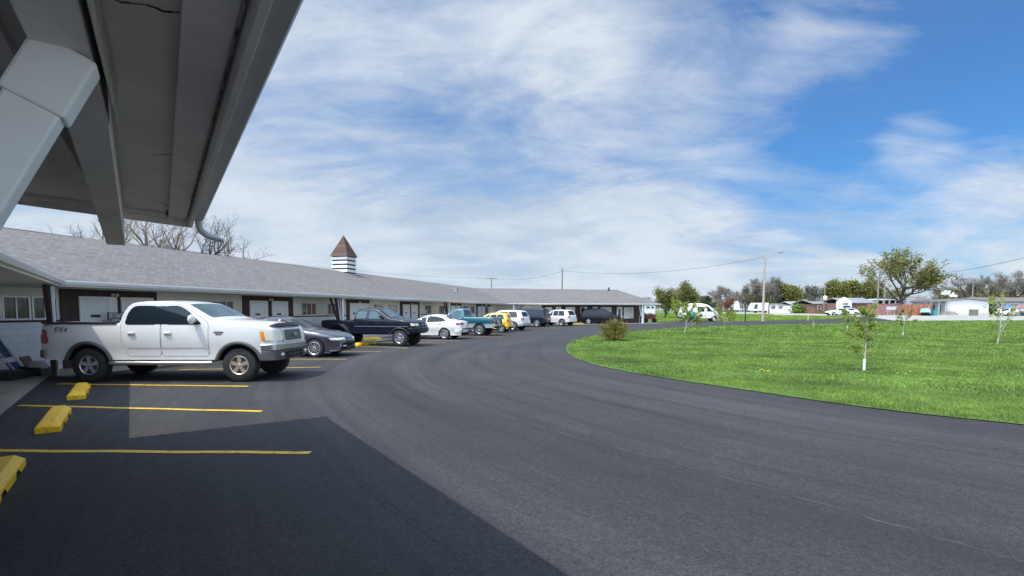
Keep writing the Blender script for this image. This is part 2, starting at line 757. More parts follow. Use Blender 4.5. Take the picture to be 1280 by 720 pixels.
    def side_patch(c, name, poly, m, off=0.004, sides=(1, -1), rnd=1, gap=None, parent=None, thick=0.0, glue=False):
        poly = [Vector(q) for q in poly]
        for _ in range(rnd):
            out = []
            for i in range(len(poly)):
                a, b = poly[i], poly[(i + 1) % len(poly)]
                t_ = min(.3, .045 / max(1e-3, (b - a).length))
                out += [a.lerp(b, t_), a.lerp(b, 1 - t_)]
            poly = out
        bd = []
        for i in range(len(poly)):
            a, b = poly[i], poly[(i + 1) % len(poly)]
            k = max(1, int((b - a).length / 0.09))
            bd += [a.lerp(b, j / k) for j in range(k)]
        nb = len(bd)
        pts = list(bd)
        x0, x1 = min(q.x for q in bd), max(q.x for q in bd)
        y0, y1 = min(q.y for q in bd), max(q.y for q in bd)
        nx, ny = max(2, int((x1 - x0) / .09)), max(2, int((y1 - y0) / .09))
        for i in range(1, nx):
            for j in range(1, ny):
                pts.append(Vector((x0 + (x1 - x0) * i / nx, y0 + (y1 - y0) * j / ny)))
        res = delaunay_2d_cdt(pts, [], [list(range(nb))], 1, 1e-5)
        objs = []
        for sg in sides:
            mb = MB()
            ids = [mb.p((c.L / 2 - q.x, sg * (c.W(q.x, q.y) + off), q.y)) for q in res[0]]
            for f in res[2]:
                mb.idx([ids[i] for i in (f if sg < 0 else f[::-1])])
            cen = sum(bd, Vector((0, 0))) / nb
            # rim back into the body, with a dark gap round it
            back = [mb.p((c.L / 2 - q.x, sg * (c.W(q.x, q.y) - 0.015), q.y)) for q in bd]
            rim = [mb.p((c.L / 2 - q.x, sg * (c.W(q.x, q.y) + off), q.y)) for q in bd]
            for i in range(nb):
                mb.idx((rim[i], rim[(i + 1) % nb], back[(i + 1) % nb], back[i]))
            mats = [m]
            if gap:
                mats.append(gap_m)
                g1 = []
                for i in range(nb):
                    d = (bd[(i + 1) % nb] - bd[i - 1]).normalized()
                    n = Vector((d.y, -d.x))
                    if (bd[i] + n * .01 - cen).length < (bd[i] - n * .01 - cen).length:
                        n = -n
                    q = bd[i] + n * gap
                    g1.append(mb.p((c.L / 2 - q.x, sg * (c.W(q.x, q.y) + 0.0015), q.y)))
                g0 = [mb.p((c.L / 2 - q.x, sg * (c.W(q.x, q.y) + 0.0015), q.y)) for q in bd]
                for i in range(nb):
                    mb.idx((g0[i], g0[(i + 1) % nb], g1[(i + 1) % nb], g1[i]), 1)
            o = mb.build(name, mats, parent or c.root, smooth=True, fix=False)
            objs.append(o)
        return objs

    def top_patch(c, name, s0, s1, t0, t1, m, off=0.005, n=9, parent=None, zmax=None, thick=True):
        """patch over the outline from s0 to s1, across t0..t1 of the half width"""
        mb = MB()
        ss = [s for s in np.linspace(s0, s1, max(3, int(abs(s1 - s0) / 0.06) + 2))]
        rows = []
        for s in ss:
            zt = c.top(s)
            w = c.W(s, zt)
            nr = c.norm(s)
            rows.append([mb.p((c.L / 2 - s - nr.x * (0.035 * (1 - t * t) + off), t * w, zt + nr.y * (0.035 * (1 - t * t) + off))) for t in np.linspace(t0, t1, n)])
        for a, b in zip(rows, rows[1:]):
            for j in range(n - 1):
                mb.idx((a[j], b[j], b[j + 1], a[j + 1]))
        return mb.build(name, m, parent or c.root, smooth=True)

    def end_patch(c, name, front, z0, z1, t0, t1, m, off=0.008, n=7, parent=None, mi=None, k=6):
        """patch on the nose or tail face between heights, across t0..t1 of the half width; t beyond 1 wraps round the side"""
        mb = MB()
        i_top = int(np.argmax(c.Tz))
        rows = []
        for z in np.linspace(z0, z1, k):
            # outline point at height z on this end
            if front:
                seg = list(range(0, i_top))
            else:
                seg = list(range(len(c.T) - 2, i_top - 1, -1))
            s = 0.0 if front else c.L
            for i in seg:
                a, b = c.T[i], c.T[i + 1]
                if min(a[1], b[1]) <= z <= max(a[1], b[1]) and abs(b[1] - a[1]) > 1e-6:
                    s = a[0] + (b[0] - a[0]) * (z - a[1]) / (b[1] - a[1])
                    break
            sgn = 1 if front else -1
            row = []
            for t in np.linspace(t0, t1, n):
                ta = abs(t)
                if ta <= 1:
                    w = c.W(s, z)
                    row.append(mb.p((c.L / 2 - s + sgn * (0.035 * (1 - t * t) + off), math.copysign(ta * w, t), z)))
                else:
                    s2 = s + sgn * (ta - 1) * c.hw
                    row.append(mb.p((c.L / 2 - s2, math.copysign(c.W(s2, z) + off, t), z)))
            rows.append(row)
        for a, b in zip(rows, rows[1:]):
            for j in range(n - 1):
                mb.idx((a[j], b[j], b[j + 1], a[j + 1]))
        return mb.build(name, m, parent or c.root, smooth=True)

    def bumper(c, name, front, z0, z1, out, m, wrap=0.5, t=0.09, curve=0.10):
        """a bumper bar swept round the nose or tail"""
        mb = MB()
        path = []
        hw = c.hw - 0.01
        sg = 1 if front else -1
        xe = sg * (c.L / 2 + out)
        path.append((xe - sg * wrap, -hw - 0.02))
        path.append((xe - sg * 0.22, -hw - 0.015))
        path.append((xe - sg * (0.10), -hw * .95))
        for i in range(9):
            u = -0.85 + 1.7 * i / 8
            path.append((xe - sg * curve * u * u * .8, u * hw))
        path.append((xe - sg * (0.10), hw * .95))
        path.append((xe - sg * 0.22, hw + 0.015))
        path.append((xe - sg * wrap, hw + 0.02))
        rings = []
        n = len(path)
        for i, (x, y) in enumerate(path):
            a, b = Vector(path[max(0, i - 1)]), Vector(path[min(n - 1, i + 1)])
            d = (b - a).normalized()
            nr = Vector((-d.y, d.x)) * (-1 if front else 1)
            if nr.dot(Vector((x, y)) - Vector((0, 0))) < 0:
                nr = -nr
            ins = Vector((x, y)) - nr * t
            b_ = 0.02
            sec = [(ins.x, ins.y, z0), (x - nr.x * b_, y - nr.y * b_, z0), (x, y, z0 + b_), (x, y, z1 - b_), (x - nr.x * b_, y - nr.y * b_, z1), (ins.x, ins.y, z1)]
            rings.append([mb.p(q) for q in sec])
        for a, b in zip(rings, rings[1:]):
            for j in range(6):
                mb.idx((a[j], a[(j + 1) % 6], b[(j + 1) % 6], b[j]))
        mb.idx(rings[0])
        mb.idx(rings[-1][::-1])
        return mb.build(name, m, c.root, smooth=True)

    def flare(c, ws, wr, m, w=0.05, sides=(1, -1)):
        for sg in sides:
            mb = MB()
            pts = []
            for i in range(21):
                a = math.pi * (-0.06 + 1.12 * i / 20)
                s, z = ws - c.ra * math.cos(a) * 1.03, wr + c.ra * math.sin(a) * 1.03
                z = max(z, c.sill)
                pts.append((c.L / 2 - s, sg * (c.W(s, z, False) + 0.005), z))
            mb.tube(pts, w, 8)
            mb.build('arch_flare', m, c.root, smooth=True)

    def wheel(c, ws, wr, sg, width=0.24, rim=None, rfrac=0.62, spokes=5, inset=0.0, tyre=None):
        """tyre with a rim as its own piece"""
        rim = rim or rim_m
        y1 = sg * (c.hw - 0.01 - inset)
        y0 = y1 - sg * width
        x = c.L / 2 - ws
        rr = wr * rfrac
        mb = MB()
        a, b = (y0, y1)
        d = sg
        prof = [(rr, a), (wr * .9, a), (wr * .975, a + d * .02), (wr, a + d * .05), (wr, b - d * .05), (wr * .975, b - d * .018), (wr * .90, b), (rr * 1.04, b - d * .004), (rr, b - d * .02)]
        mb.lathe([(r, h) for r, h in prof], 32, 0, 'y')
        if wr > 0.3:
            for k in range(40):   # tread blocks
                an = 2 * math.pi * k / 40
                p0 = Vector((math.cos(an) * wr * .992, b - d * .03, math.sin(an) * wr * .992))
                p1 = Vector((math.cos(an + .05) * wr * .992, a + d * .03, math.sin(an + .05) * wr * .992))
                mb.bar(p0, p1, .025, .02, 0, up=(math.cos(an), 0, math.sin(an)))
        ob = mb.build('wheel', tyre or black_rub, c.root, loc=(x, 0, wr), smooth=True)
        mr = MB()
        f = b - d * .012
        mr.lathe([(rr, f - d * .10), (rr * 1.03, f), (rr * .97, f + d * .006), (rr * .88, f - d * .012), (rr * .86, f - d * .08), (rr * .3, f - d * .085)], 32, 1, 'y')
        for i in range(len(mr.m)):
            mr.m[i] = 0
        mr.lathe([(rr * .87, f - d * .075), (rr * .02, f - d * .076)], 24, 1, 'y')
        mr.lathe([(rr * .27, f - d * .06), (rr * .24, f - d * .01), (rr * .15, f), (rr * .02, f + d * .002)], 16, 0, 'y')
        for k in range(spokes):
            an = 2 * math.pi * k / spokes + .3
            ca, sa = math.cos(an), math.sin(an)
            w0, w1 = rr * (.17 if spokes <= 6 else .09), rr * (.22 if spokes <= 6 else .07)
            for (r0, r1) in ((rr * .2, rr * .92),):
                q = []
                for r, w in ((r0, w0), (r1, w1)):
                    for s_ in (-1, 1):
                        q.append((ca * r - sa * w * s_, f - d * .006, sa * r + ca * w * s_))
                ids = [mr.p(v) for v in q]
                idb = [mr.p((v[0], v[1] - d * .05, v[2])) for v in q]
                mr.idx((ids[0], ids[1], ids[3], ids[2]), 0)
                mr.idx((ids[0], ids[2], idb[2], idb[0]), 0)
                mr.idx((ids[1], ids[3], idb[3], idb[1]), 0)
        mr.build('rim', [rim, well_m], ob, smooth=True)
        return ob

    def wheels_all(c, **k):
        rims = k.pop('rims', None)
        for i, (ws, wr) in enumerate(c.wheels):
            for sg in (1, -1):
                kk = dict(k)
                if rims:
                    kk['rim'] = rims[i]
                c.wheel(ws, wr, sg, **kk)
        # axle and chassis seen under the body
        mb = MB()
        for ws, wr in c.wheels:
            mb.tube([(c.L / 2 - ws, -c.hw + .25, wr), (c.L / 2 - ws, c.hw - .25, wr)], .06, 8)
        for y in (-.42, .42):
            mb.box(-c.L / 2 + .25, c.L / 2 - .3, y - .05, y + .05, c.sill - .06, c.sill + .08)
        mb.build('chassis', well_m, c.root)

    def mirrors(c, s, z, m, w=0.2, h=0.16):
        for sg in (1, -1):
            mb = MB()
            y = sg * (c.W(s, z) + 0.13)
            mb.ball((c.L / 2 - s - .02, y, z + .07), 1.0, 12, 8, 0, (0.07, w / 2, h / 2))
            mb.bar((c.L / 2 - s, sg * (c.W(s, z) - .02), z + .02), (c.L / 2 - s, y, z + .05), .05, .05)
            mb.build('mirror', m, c.root, smooth=True)

    def handle(c, door, s, z, sg, m, w=0.17):
        mb = MB()
        y = sg * (c.W(s, z) + 0.006)
        mb.box(c.L / 2 - s - w / 2, c.L / 2 - s + w / 2, min(y, y + sg * .02), max(y, y + sg * .02), z - .035, z + .035)
        mb.box(c.L / 2 - s - w / 2 + .015, c.L / 2 - s + w / 2 - .015, min(y + sg * .02, y + sg * .045), max(y + sg * .02, y + sg * .045), z - .012, z + .018, 1)
        mb.build('handle', [m, m], door, bevel=.006)

    def plate(c, front, z, m=None):
        mb = MB()
        x = (c.L / 2 + .05) * (1 if front else -1)
        mb.box(x - .012, x + .012, -.155, .155, z - .075, z + .075)
        mb.build('licence_plate', m or plate_m, c.root)


def place(root, c, local, world_xy, heading):
    """turn the vehicle to heading (degrees from +X) and bring its local point (x, y) over a place on the ground"""
    a = R(heading)
    ox = local[0] * math.cos(a) - local[1] * math.sin(a)
    oy = local[0] * math.sin(a) + local[1] * math.cos(a)
    x, y = world_xy[0] - ox, world_xy[1] - oy
    root.location = (x, y, gz(x, y) + 0.012)
    root.rotation_euler = (0, 0, a)


def paint(name, col, metal=0.0, rough=0.32):
    return mat(name, col, rough, metal=metal, coat=(0.35 if max(col) < .06 else 1.0), spec=(.25 if max(col) < .06 else .5), var=0.03, vscale=2)

# ================================================================== SETTING: ground, lot, lawn, road
asphalt = mat('asphalt', (0.052, 0.052, 0.055), 0.78, bump=0.6, bscale=220)


def asphalt_nodes(m):
    nt = m.node_tree
    N, L = nt.nodes, nt.links
    b = N['Principled BSDF']
    tc = N.new('ShaderNodeTexCoord')
    o = tc.outputs['Object']

    def noise(vec, scale, detail=4, rough=.6, sc=(1, 1, 1)):
        mp = N.new('ShaderNodeMapping')
        mp.inputs['Scale'].default_value = sc
        L.new(vec, mp.inputs[0])
        n = N.new('ShaderNodeTexNoise')
        n.inputs['Scale'].default_value = scale
        n.inputs['Detail'].default_value = detail
        n.inputs['Roughness'].default_value = rough
        L.new(mp.outputs[0], n.inputs['Vector'])
        return n.outputs['Fac']

    def mr(v, a, b_, c, d):
        n = N.new('ShaderNodeMapRange')
        L.new(v, n.inputs[0])
        for i, x in enumerate((a, b_, c, d)):
            n.inputs[1 + i].default_value = x
        return n.outputs[0]

    def mul(a, b_):
        n = N.new('ShaderNodeMath')
        n.operation = 'MULTIPLY'
        L.new(a, n.inputs[0])
        L.new(b_, n.inputs[1])
        return n.outputs[0]
    # paving streaks and tyre sweeps run along the lawn's edge: noise over the distance to it
    ea = N.new('ShaderNodeAttribute')
    ea.attribute_name = 'edge_dist'
    sp = N.new('ShaderNodeSeparateXYZ')
    L.new(o, sp.inputs[0])
    cb = N.new('ShaderNodeCombineXYZ')
    L.new(ea.outputs['Fac'], cb.inputs[0])
    for i_ in (0, 1):
        k_ = N.new('ShaderNodeMath')
        k_.operation = 'MULTIPLY'
        k_.inputs[1].default_value = .05
        L.new(sp.outputs[i_], k_.inputs[0])
        L.new(k_.outputs[0], cb.inputs[1 + i_])
    streak = noise(cb.outputs[0], 1.0, 6, .62, (1.1, 1.2, 1.2))
    streak2 = noise(cb.outputs[0], 1.0, 4, .65, (5.0, 2.5, 2.5))
    patch = noise(o, 0.35, 5, .6)
    grain = noise(o, 60, 4, .85)
    speck = noise(o, 130, 2, .7)
    coarse = noise(o, 16, 4, .75)
    v = mul(mr(streak, .32, .68, .70, 1.34), mr(patch, .3, .7, .86, 1.14))
    v = mul(v, mr(streak2, .32, .68, .86, 1.16))
    v = mul(v, mr(grain, .40, .60, .55, 1.5))
    v = mul(v, mr(coarse, .38, .62, .86, 1.15))
    v = mul(v, mr(speck, .60, .78, 1.0, 2.6))
    blot = noise(o, .9, 5, .75)
    v = mul(v, mr(blot, .60, .72, 1.0, .72))
    scuff = noise(o, 5, 6, .8, (1, .35, 1))
    v = mul(v, mr(scuff, .58, .72, 1.0, 1.30))
    rgb = N.new('ShaderNodeRGB')
    rgb.outputs[0].default_value = (0.0355, 0.0347, 0.0355, 1)
    sc = N.new('ShaderNodeVectorMath')
    sc.operation = 'SCALE'
    L.new(rgb.outputs[0], sc.inputs[0])
    L.new(v, sc.inputs['Scale'])
    L.new(sc.outputs[0], b.inputs['Base Color'])
    rr = mr(streak, .3, .7, .74, .92)
    b.inputs['Specular IOR Level'].default_value = .35
    L.new(rr, b.inputs['Roughness'])


asphalt_nodes(asphalt)
earth = mat('field_grass', (0.085, 0.13, 0.030), 0.95, var=0.3, vscale=0.6, big=(0.05, .25))
lawn_m = mat('lawn_soil', (0.075, 0.15, 0.022), 0.95, var=0.35, vscale=2.5, big=(0.35, .25))
concrete = mat('concrete', (0.29, 0.255, 0.22), 0.85, var=0.15, vscale=2, big=(0.6, .12), bump=.3, bscale=60, stain=(1.3, .62, (0.14, .13, .12)))
road_m = mat('pale_road', (0.33, 0.315, 0.285), 0.85, var=0.08, vscale=.5, big=(0.1, .06))
yellow = mat('yellow_paint', (0.78, 0.46, 0.012), 0.55, var=0.10, vscale=4, stain=(9, .55, (0.22, 0.15, 0.03)))
yellow_old = mat('worn_yellow_paint', (0.50, 0.33, 0.06), 0.7, var=0.25, vscale=6, stain=(11, .56, (0.09, 0.075, 0.05)))

# one sheet to the horizon, finer near the place
gm = MB()
xs = [-900, -400, -200, -120, -80, -50, -30, -15, 0, 15, 30, 45, 60, 80, 100, 130, 170, 240, 400, 900]
ys = [-400, -120, -40, -15, 0, 15, 30, 42, 46, 50, 54, 58, 62, 68, 75, 85, 95, 105, 115, 125, 132, 140, 170, 240, 500, 1400]
ids = [[gm.p((x, y, gz(x, y) - 0.03)) for y in ys] for x in xs]
for i in range(len(xs) - 1):
    for j in range(len(ys) - 1):
        gm.idx((ids[i][j], ids[i + 1][j], ids[i + 1][j + 1], ids[i][j + 1]))
tag(gm.build('ground', earth, smooth=True), kind='structure')

# building lines (eave edges), from the photograph
def xy(px, py, dz=0.0):
    q = at(px, py, dz)
    return Vector((q.x, q.y))


E_AB = Vector((-11.75, 13.55))          # corner of the near and the long wing's eaves
DIR_A = Vector((-0.59, 0.807)).normalized()
DIR_B = Vector((0.250, 0.968)).normalized()
E_BC = E_AB + DIR_B * 45.0              # corner of the long and the far wing's eaves
DIR_C = Vector((0.962, 0.275)).normalized()
LEN_A, LEN_B, LEN_C = 30.0, 45.0, 19.0
SET = 1.55                              # wall behind the eave edge
EAVE = 2.34


def nrm(d):
    return Vector((-d.y, d.x))          # into the building


# lawn island inside the drive
lawn_px = [(1340, 541), (1280, 532), (1180, 522), (1062, 508), (970, 494), (881, 481), (800, 468.5), (745, 457.5), (716, 447.5), (707, 439),
           (708.5, 431.5), (720, 425), (747, 419.3), (789, 414), (860, 409), (942, 406.6), (1020, 405.2), (1077, 403.6), (1120, 402.2), (1162, 401.2)]
lawn_poly = [xy(*q) for q in lawn_px] + [xy(1280, 401.0), Vector((120, 68)), Vector((120, -1)), Vector((22, 3.5))]
lawn_edge = smooth_poly(lawn_poly, 2)
# asphalt: in front of the motel, round the bend and out to the road
lot = [Vector((2.3, -1.4)), E_AB - DIR_A * 18.6 + nrm(DIR_A) * 0.55, E_AB + nrm(DIR_A) * 0.55 + DIR_B * 0.0, E_AB - nrm(DIR_B) * .35 + DIR_B * .4, E_BC - nrm(DIR_B) * .35 - nrm(DIR_C) * .35,
       E_BC + DIR_C * 22 - nrm(DIR_C) * .35, xy(815, 402.9), xy(860, 402.2), xy(935, 401.7), xy(1000, 400.2), xy(1045, 398.8), xy(1085, 396.2), xy(1098, 396.4), xy(1122, 401.6),
       xy(1162, 400.8), Vector((125, 60)), Vector((125, -1.4))]
sheet('parking_lot', lot, 0.008, asphalt, 1.2, edge=lawn_edge)
bounce_m = mat('pale_bounce_pad', (.50, .48, .45), .85, var=.08, vscale=1, big=(.2, .06))
sheet('bounce_pad', [Vector((-9, -22)), Vector((60, -22)), Vector((60, -1.45)), Vector((2.2, -1.45)), Vector((-1.2, -1.45))], 0.010, bounce_m, 4.0)  # unseen pad added behind the camera to bounce light up to the canopy
sheet('lawn', lawn_edge, 0.024, lawn_m, 1.2)
far_lawn = mat('far_lawn_soil', (0.095, 0.155, 0.02), 0.95, var=0.2, vscale=1.2, big=(0.15, .18))
# far lawn between the drive and the road, and the pale road itself
fl = [xy(820, 401.6), xy(935, 400.9), xy(1000, 399.5), xy(1045, 398.1), xy(1080, 396.0), xy(1040, 394.9), xy(972, 394.2), xy(960, 392.9), xy(900, 392.4), xy(820, 391.6)]
sheet('far_lawn', fl, 0.004, far_lawn, 3.0)
rd = [xy(820, 390.9), xy(920, 392.4), xy(962, 392.9), xy(974, 394.1), xy(1040, 394.7), xy(1084, 396.0), xy(1120, 401.2), xy(1165, 400.7), xy(1285, 400.6), Vector((110, 62)), Vector((135, 80)),
      xy(1285, 395.0), xy(1160, 393.0), xy(1040, 391.2), xy(920, 390.1), xy(820, 389.9)]
sheet('road', rd, 0.015, road_m, 6.0)

# concrete walks under the eaves
for nm, E, D, l0, l1 in (('walkway', E_AB, DIR_A, -26, .3), ('walkway', E_AB, DIR_B, -.2, LEN_B + .4), ('walkway', E_BC, DIR_C, -.3, LEN_C)):
    n = nrm(D)
    ow = -.30 if D is DIR_A else .45
    q = [E + D * l0 - n * ow, E + D * l1 - n * ow, E + D * l1 + n * (2.9 if D is DIR_A else 2.2), E + D * l0 + n * (2.9 if D is DIR_A else 2.2)]
    dz = 0.03 if D is DIR_B else (0.034 if D is DIR_A else .04)
    o = sheet(nm, q, dz, concrete, 2.0)
    md = o.modifiers.new('solid', 'SOLIDIFY')
    md.thickness = 0.06
    md.offset = -1

# stall lines: (right end, left end) seen in the photograph
LINES = [((388, 567), (-90, 564), yellow), ((327, 515), (24, 507.5), yellow), ((310, 483.5), (72, 480.5), yellow), ((401, 459.4), (224, 462.6), yellow_old),
         ((434, 449.6), (330, 449.4), yellow_old), ((476.5, 439.8), (385, 439.4), yellow_old), ((509, 435.3), (440, 432.4), yellow_old),
         ((556, 429.0), (470, 428.0), yellow_old), ((575, 426.2), (500, 424.6), yellow_old), ((628, 421.5), (560, 419.4), yellow_old), ((700, 410.6), (672, 409.2), yellow_old), ((727, 408.2), (690, 407.4), yellow_old)]
for a, b, m in LINES:
    A, B = xy(*a), xy(*b)
    d = (A - B).normalized()
    n = Vector((-d.y, d.x)) * 0.055
    mb = MB()
    k = 12
    row = []
    for i in range(k + 1):
        q = B.lerp(A, i / k)
        wob = .012 * math.sin(i * 1.7 + A.x) if 0 < i < k else 0
        row.append([mb.p((*(q + n * sg + Vector((0, wob))), gz(q.x, q.y) + 0.0135)) for sg in (-1, 1)])
    for p, q in zip(row, row[1:]):
        mb.idx((p[0], q[0], q[1], p[1]))
    tag(mb.build('parking_line', m), kind='structure')

# seams where two passes of asphalt meet
seam_m = mat('asphalt_seam', (0.056, 0.053, 0.051), 0.9, var=0.4, vscale=5, bump=.5, bscale=120)
crack_m = mat('asphalt_crack', (0.028, 0.028, 0.031), 0.9, var=0.3, vscale=5)
for pts, w, m in (([(519, 458), (526, 470), (540, 484), (600, 511), (695, 541), (820, 573), (950, 609), (1110, 655), (1285, 706)], .014, seam_m),
                  ([(640, 440), (640, 452), (668, 470), (760, 492), (900, 521), (1060, 548), (1285, 583)], .018, seam_m),
                  ([(405, 545), (450, 600), (520, 655), (560, 690), (640, 740)], .003, crack_m),
                  ([(330, 478), (360, 500), (372, 520), (405, 545)], .003, crack_m)):
    rng = random.Random(len(pts))
    P = smooth_poly([xy(*q) for q in pts], 3, False)
    mb = MB()
    row = []
    for i, q in enumerate(P):
        a, b = P[max(0, i - 1)], P[min(len(P) - 1, i + 1)]
        d = (b - a).normalized()
        n = Vector((-d.y, d.x))
        q = q + n * rng.uniform(-.025, .025)
        ww = w * rng.uniform(.4, 1.3)
        row.append([mb.p((*(q + n * (ww * sg)), gz(q.x, q.y) + 0.0105)) for sg in (-1, 1)])
    for p, q in zip(row, row[1:]):
        mb.idx((p[0], q[0], q[1], p[1]))
    tag(mb.build('pavement_seam', m), kind='structure')

# ================================================================== MOTEL
shingle = mat('grey_shingles', (0.152, 0.144, 0.132), 0.9, brick=('XY', .24, .13, .010, .60, .17), var=.26, vscale=8, big=(.3, .04), bump=.4, bscale=60)
blockw = mat('white_block', (0.80, 0.81, 0.82), 0.7, brick=('XZ', .41, .205, .007, .80, .02), var=.05, vscale=1.5)
panel_b = mat('beige_panel', (0.72, 0.68, 0.60), 0.75, var=.06, vscale=1.2)
brown = mat('brown_siding', (0.052, 0.026, 0.022), 0.65, brick=('XZ', .20, 4.0, .012, .35, .12), var=.18, vscale=2)
brown_p = mat('brown_paint', (0.050, 0.024, 0.022), 0.6, var=.12)
white_p = mat('white_paint', (0.82, 0.82, 0.81), 0.55, var=.05, vscale=1.5)
soffit_p = mat('soffit_paint', (0.74, 0.72, 0.67), 0.7, var=.06)
door_p = mat('door_paint', (0.78, 0.79, 0.80), 0.45, var=.03)
alu = mat('aluminium', (0.55, 0.55, 0.55), 0.4, metal=0.6)
win_g = mat('window_glass', (0.035, 0.040, 0.042), 0.06, spec=0.8)
drape = mat('curtain', (0.62, 0.62, 0.57), 0.8, brick=('XZ', .09, 4.0, .012, .6, .08))
drape_d = mat('dim_curtain', (0.075, 0.078, 0.07), 0.8, brick=('XZ', .11, 4.0, .02, .35, .2))
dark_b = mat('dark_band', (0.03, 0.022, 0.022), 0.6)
plate_d = mat('dark_plate', (0.03, 0.03, 0.032), 0.5)
brass = mat('brass', (0.5, 0.4, 0.2), 0.35, metal=.8)
lamp_g = mat('frosted_lamp', (0.6, 0.58, 0.52), 0.4)

motel = thing('motel_building', 'long low motel with grey shingle roof, white eaves and brown and white room fronts', 'building', (-11, 14, 0))
base = motel.location
SLOPE_D, RISE = 4.65, 1.80
TAN_AB, TAN_BC = math.tan(R(25.2)), math.tan(R(29.7))
ZE = EAVE + 0.15


def part(mb, name, mats, E, D, parent=motel, **k):
    """mesh in a wing's own frame: x along the eave, y into the building"""
    return mb.build(name, mats, parent, loc=Vector((E.x, E.y, 0)) - (base if parent is motel else Vector((0, 0, 0))), rz=math.atan2(D.y, D.x), **k)


def roof(E, D, L, e0, e1, hip1=False, x0=0.0):
    mb = MB()
    d, z0, z1 = SLOPE_D, ZE, ZE + RISE
    fr = [(x0, -.06, z0), (L, -.06, z0), (L + e1, d, z1), (x0 - e0, d, z1)]
    bk = [(x0 - e0, d, z1), (L + e1, d, z1), (L + 2 * e1 if not hip1 else L, 2 * d, z0), (x0 - 2 * e0, 2 * d, z0)]
    nseg = max(4, int(L / 2))

    def surf(q):
        # subdivided so the surface sags a touch like an old roof
        rows = []
        for j in range(4):
            t = j / 3
            row = []
            for i in range(nseg + 1):
                u = i / nseg
                a = Vector(q[0]).lerp(Vector(q[1]), u)
                b = Vector(q[3]).lerp(Vector(q[2]), u)
                v = a.lerp(b, t)
                if 0 < t:
                    v.z += .012 * math.sin(v.x * .9 + j) - .01
                row.append(mb.p(v))
            rows.append(row)
        for a, b in zip(rows, rows[1:]):
            for i in range(nseg):
                mb.idx((a[i], a[i + 1], b[i + 1], b[i]))
    surf(fr)
    surf([bk[0], bk[1], bk[2], bk[3]])
    if hip1:
        mb.face([(L, -.06, z0), (L, 2 * d, z0), (L + e1, d, z1)])
    return part(mb, 'roof', shingle, E, D)


rB = roof(E_AB, DIR_B, LEN_B, SLOPE_D * TAN_AB, SLOPE_D * TAN_BC)
rA = roof(E_AB, DIR_A, 0.0, 28.0, SLOPE_D * TAN_AB, x0=0.0) if False else None
# near wing: its frame starts LEN_A back towards the camera
E_A0 = E_AB - DIR_A * LEN_A
EAVE_A_FROM = 19.5      # the tall entrance canopy takes over from here towards the camera
mbA = MB()
z0, z1 = ZE, ZE + RISE
LA = LEN_A
mbA.face([(0, -.06, z0), (LA, -.06, z0), (LA + SLOPE_D * TAN_AB, SLOPE_D, z1), (0, SLOPE_D, z1)])
mbA.face([(0, SLOPE_D, z1), (LA + SLOPE_D * TAN_AB, SLOPE_D, z1), (LA + 2 * SLOPE_D * TAN_AB, 2 * SLOPE_D, z0), (0, 2 * SLOPE_D, z0)])
part(mbA, 'roof', shingle, E_A0, DIR_A)
rC = roof(E_BC, DIR_C, LEN_C, SLOPE_D * TAN_BC, -SLOPE_D * .75, hip1=True)


def eaves(E, D, L, e0, e1, dep=SET):
    """white gutter along the eave edge, soffit behind it"""
    mb = MB()
    prof = [(-.02, ZE - .01), (-.14, ZE + .0), (-.145, ZE - .03), (-.125, ZE - .07), (-.10, ZE - .11), (-.02, ZE - .12)]
    A = [mb.p((0 - e0 * y, y, z)) for y, z in prof]
    B = [mb.p((L + e1 * y, y, z)) for y, z in prof]
    for i in range(len(prof) - 1):
        mb.idx((A[i], A[i + 1], B[i + 1], B[i]))
    mb.idx(A)
    mb.idx(B[::-1])
    part(mb, 'gutter', white_p, E, D)
    mb = MB()
    mb.face([(0, -.02, ZE - .12), (L, -.02, ZE - .12), (L, -.02, ZE - .155), (0, -.02, ZE - .155)])
    mb.face([(0, -.02, ZE - .155), (L, -.02, ZE - .155), (L + e1 * dep, dep + .05, ZE - .155), (0 - e0 * dep, dep + .05, ZE - .155)])
    part(mb, 'soffit', soffit_p, E, D)


eaves(E_A0, DIR_A, LEN_A, 0, TAN_AB, 2.75)
eaves(E_AB, DIR_B, LEN_B, TAN_AB, TAN_BC)
eaves(E_BC, DIR_C, LEN_C, TAN_BC, 0)
WT = ZE - .157


def wall(E, D, x0, x1, z0, z1, m, y=SET, th=.2):
    mb = MB()
    mb.box(x0, x1, y, y + th, z0, z1)
    return part(mb, 'wall', m, E, D)


def window(E, D, x0, x1, z0, z1, y=SET, cur=None, mull=1, frame=None):
    mb = MB()
    f = .045
    mb.box(x0, x1, y - .03, y + .05, z0, z0 + f)
    mb.box(x0, x1, y - .03, y + .05, z1 - f, z1)
    mb.box(x0, x0 + f, y - .03, y + .05, z0 + f, z1 - f)
    mb.box(x1 - f, x1, y - .03, y + .05, z0 + f, z1 - f)
    for i in range(mull):
        xm = x0 + (x1 - x0) * (i + 1) / (mull + 1)
        mb.box(xm - .018, xm + .018, y - .022, y + .05, z0 + f, z1 - f)
    w = part(mb, 'window', frame or alu, E, D)
    g = MB()
    g.box(x0 + f, x1 - f, y - .004, y - .001, z0 + f, z1 - f)
    gm_ = glass_mix(cur)
    o = g.build('pane', gm_, w)
    return w


GM = {}


def glass_mix(cur):
    """a pane with a drawn curtain close behind it: the curtain's folds under a glossy coat"""
    key = {None: 'pane_dark', drape: 'pane_pale_curtain', drape_d: 'pane_dim_curtain'}[cur]
    if key in GM:
        return GM[key]
    if cur is None:
        m = win_g
    else:
        m = cur.copy()
        m.name = key
        b = m.node_tree.nodes['Principled BSDF']
        b.inputs['Coat Weight'].default_value = 1.0
        b.inputs['Coat Roughness'].default_value = 0.03
    GM[key] = m
    return m


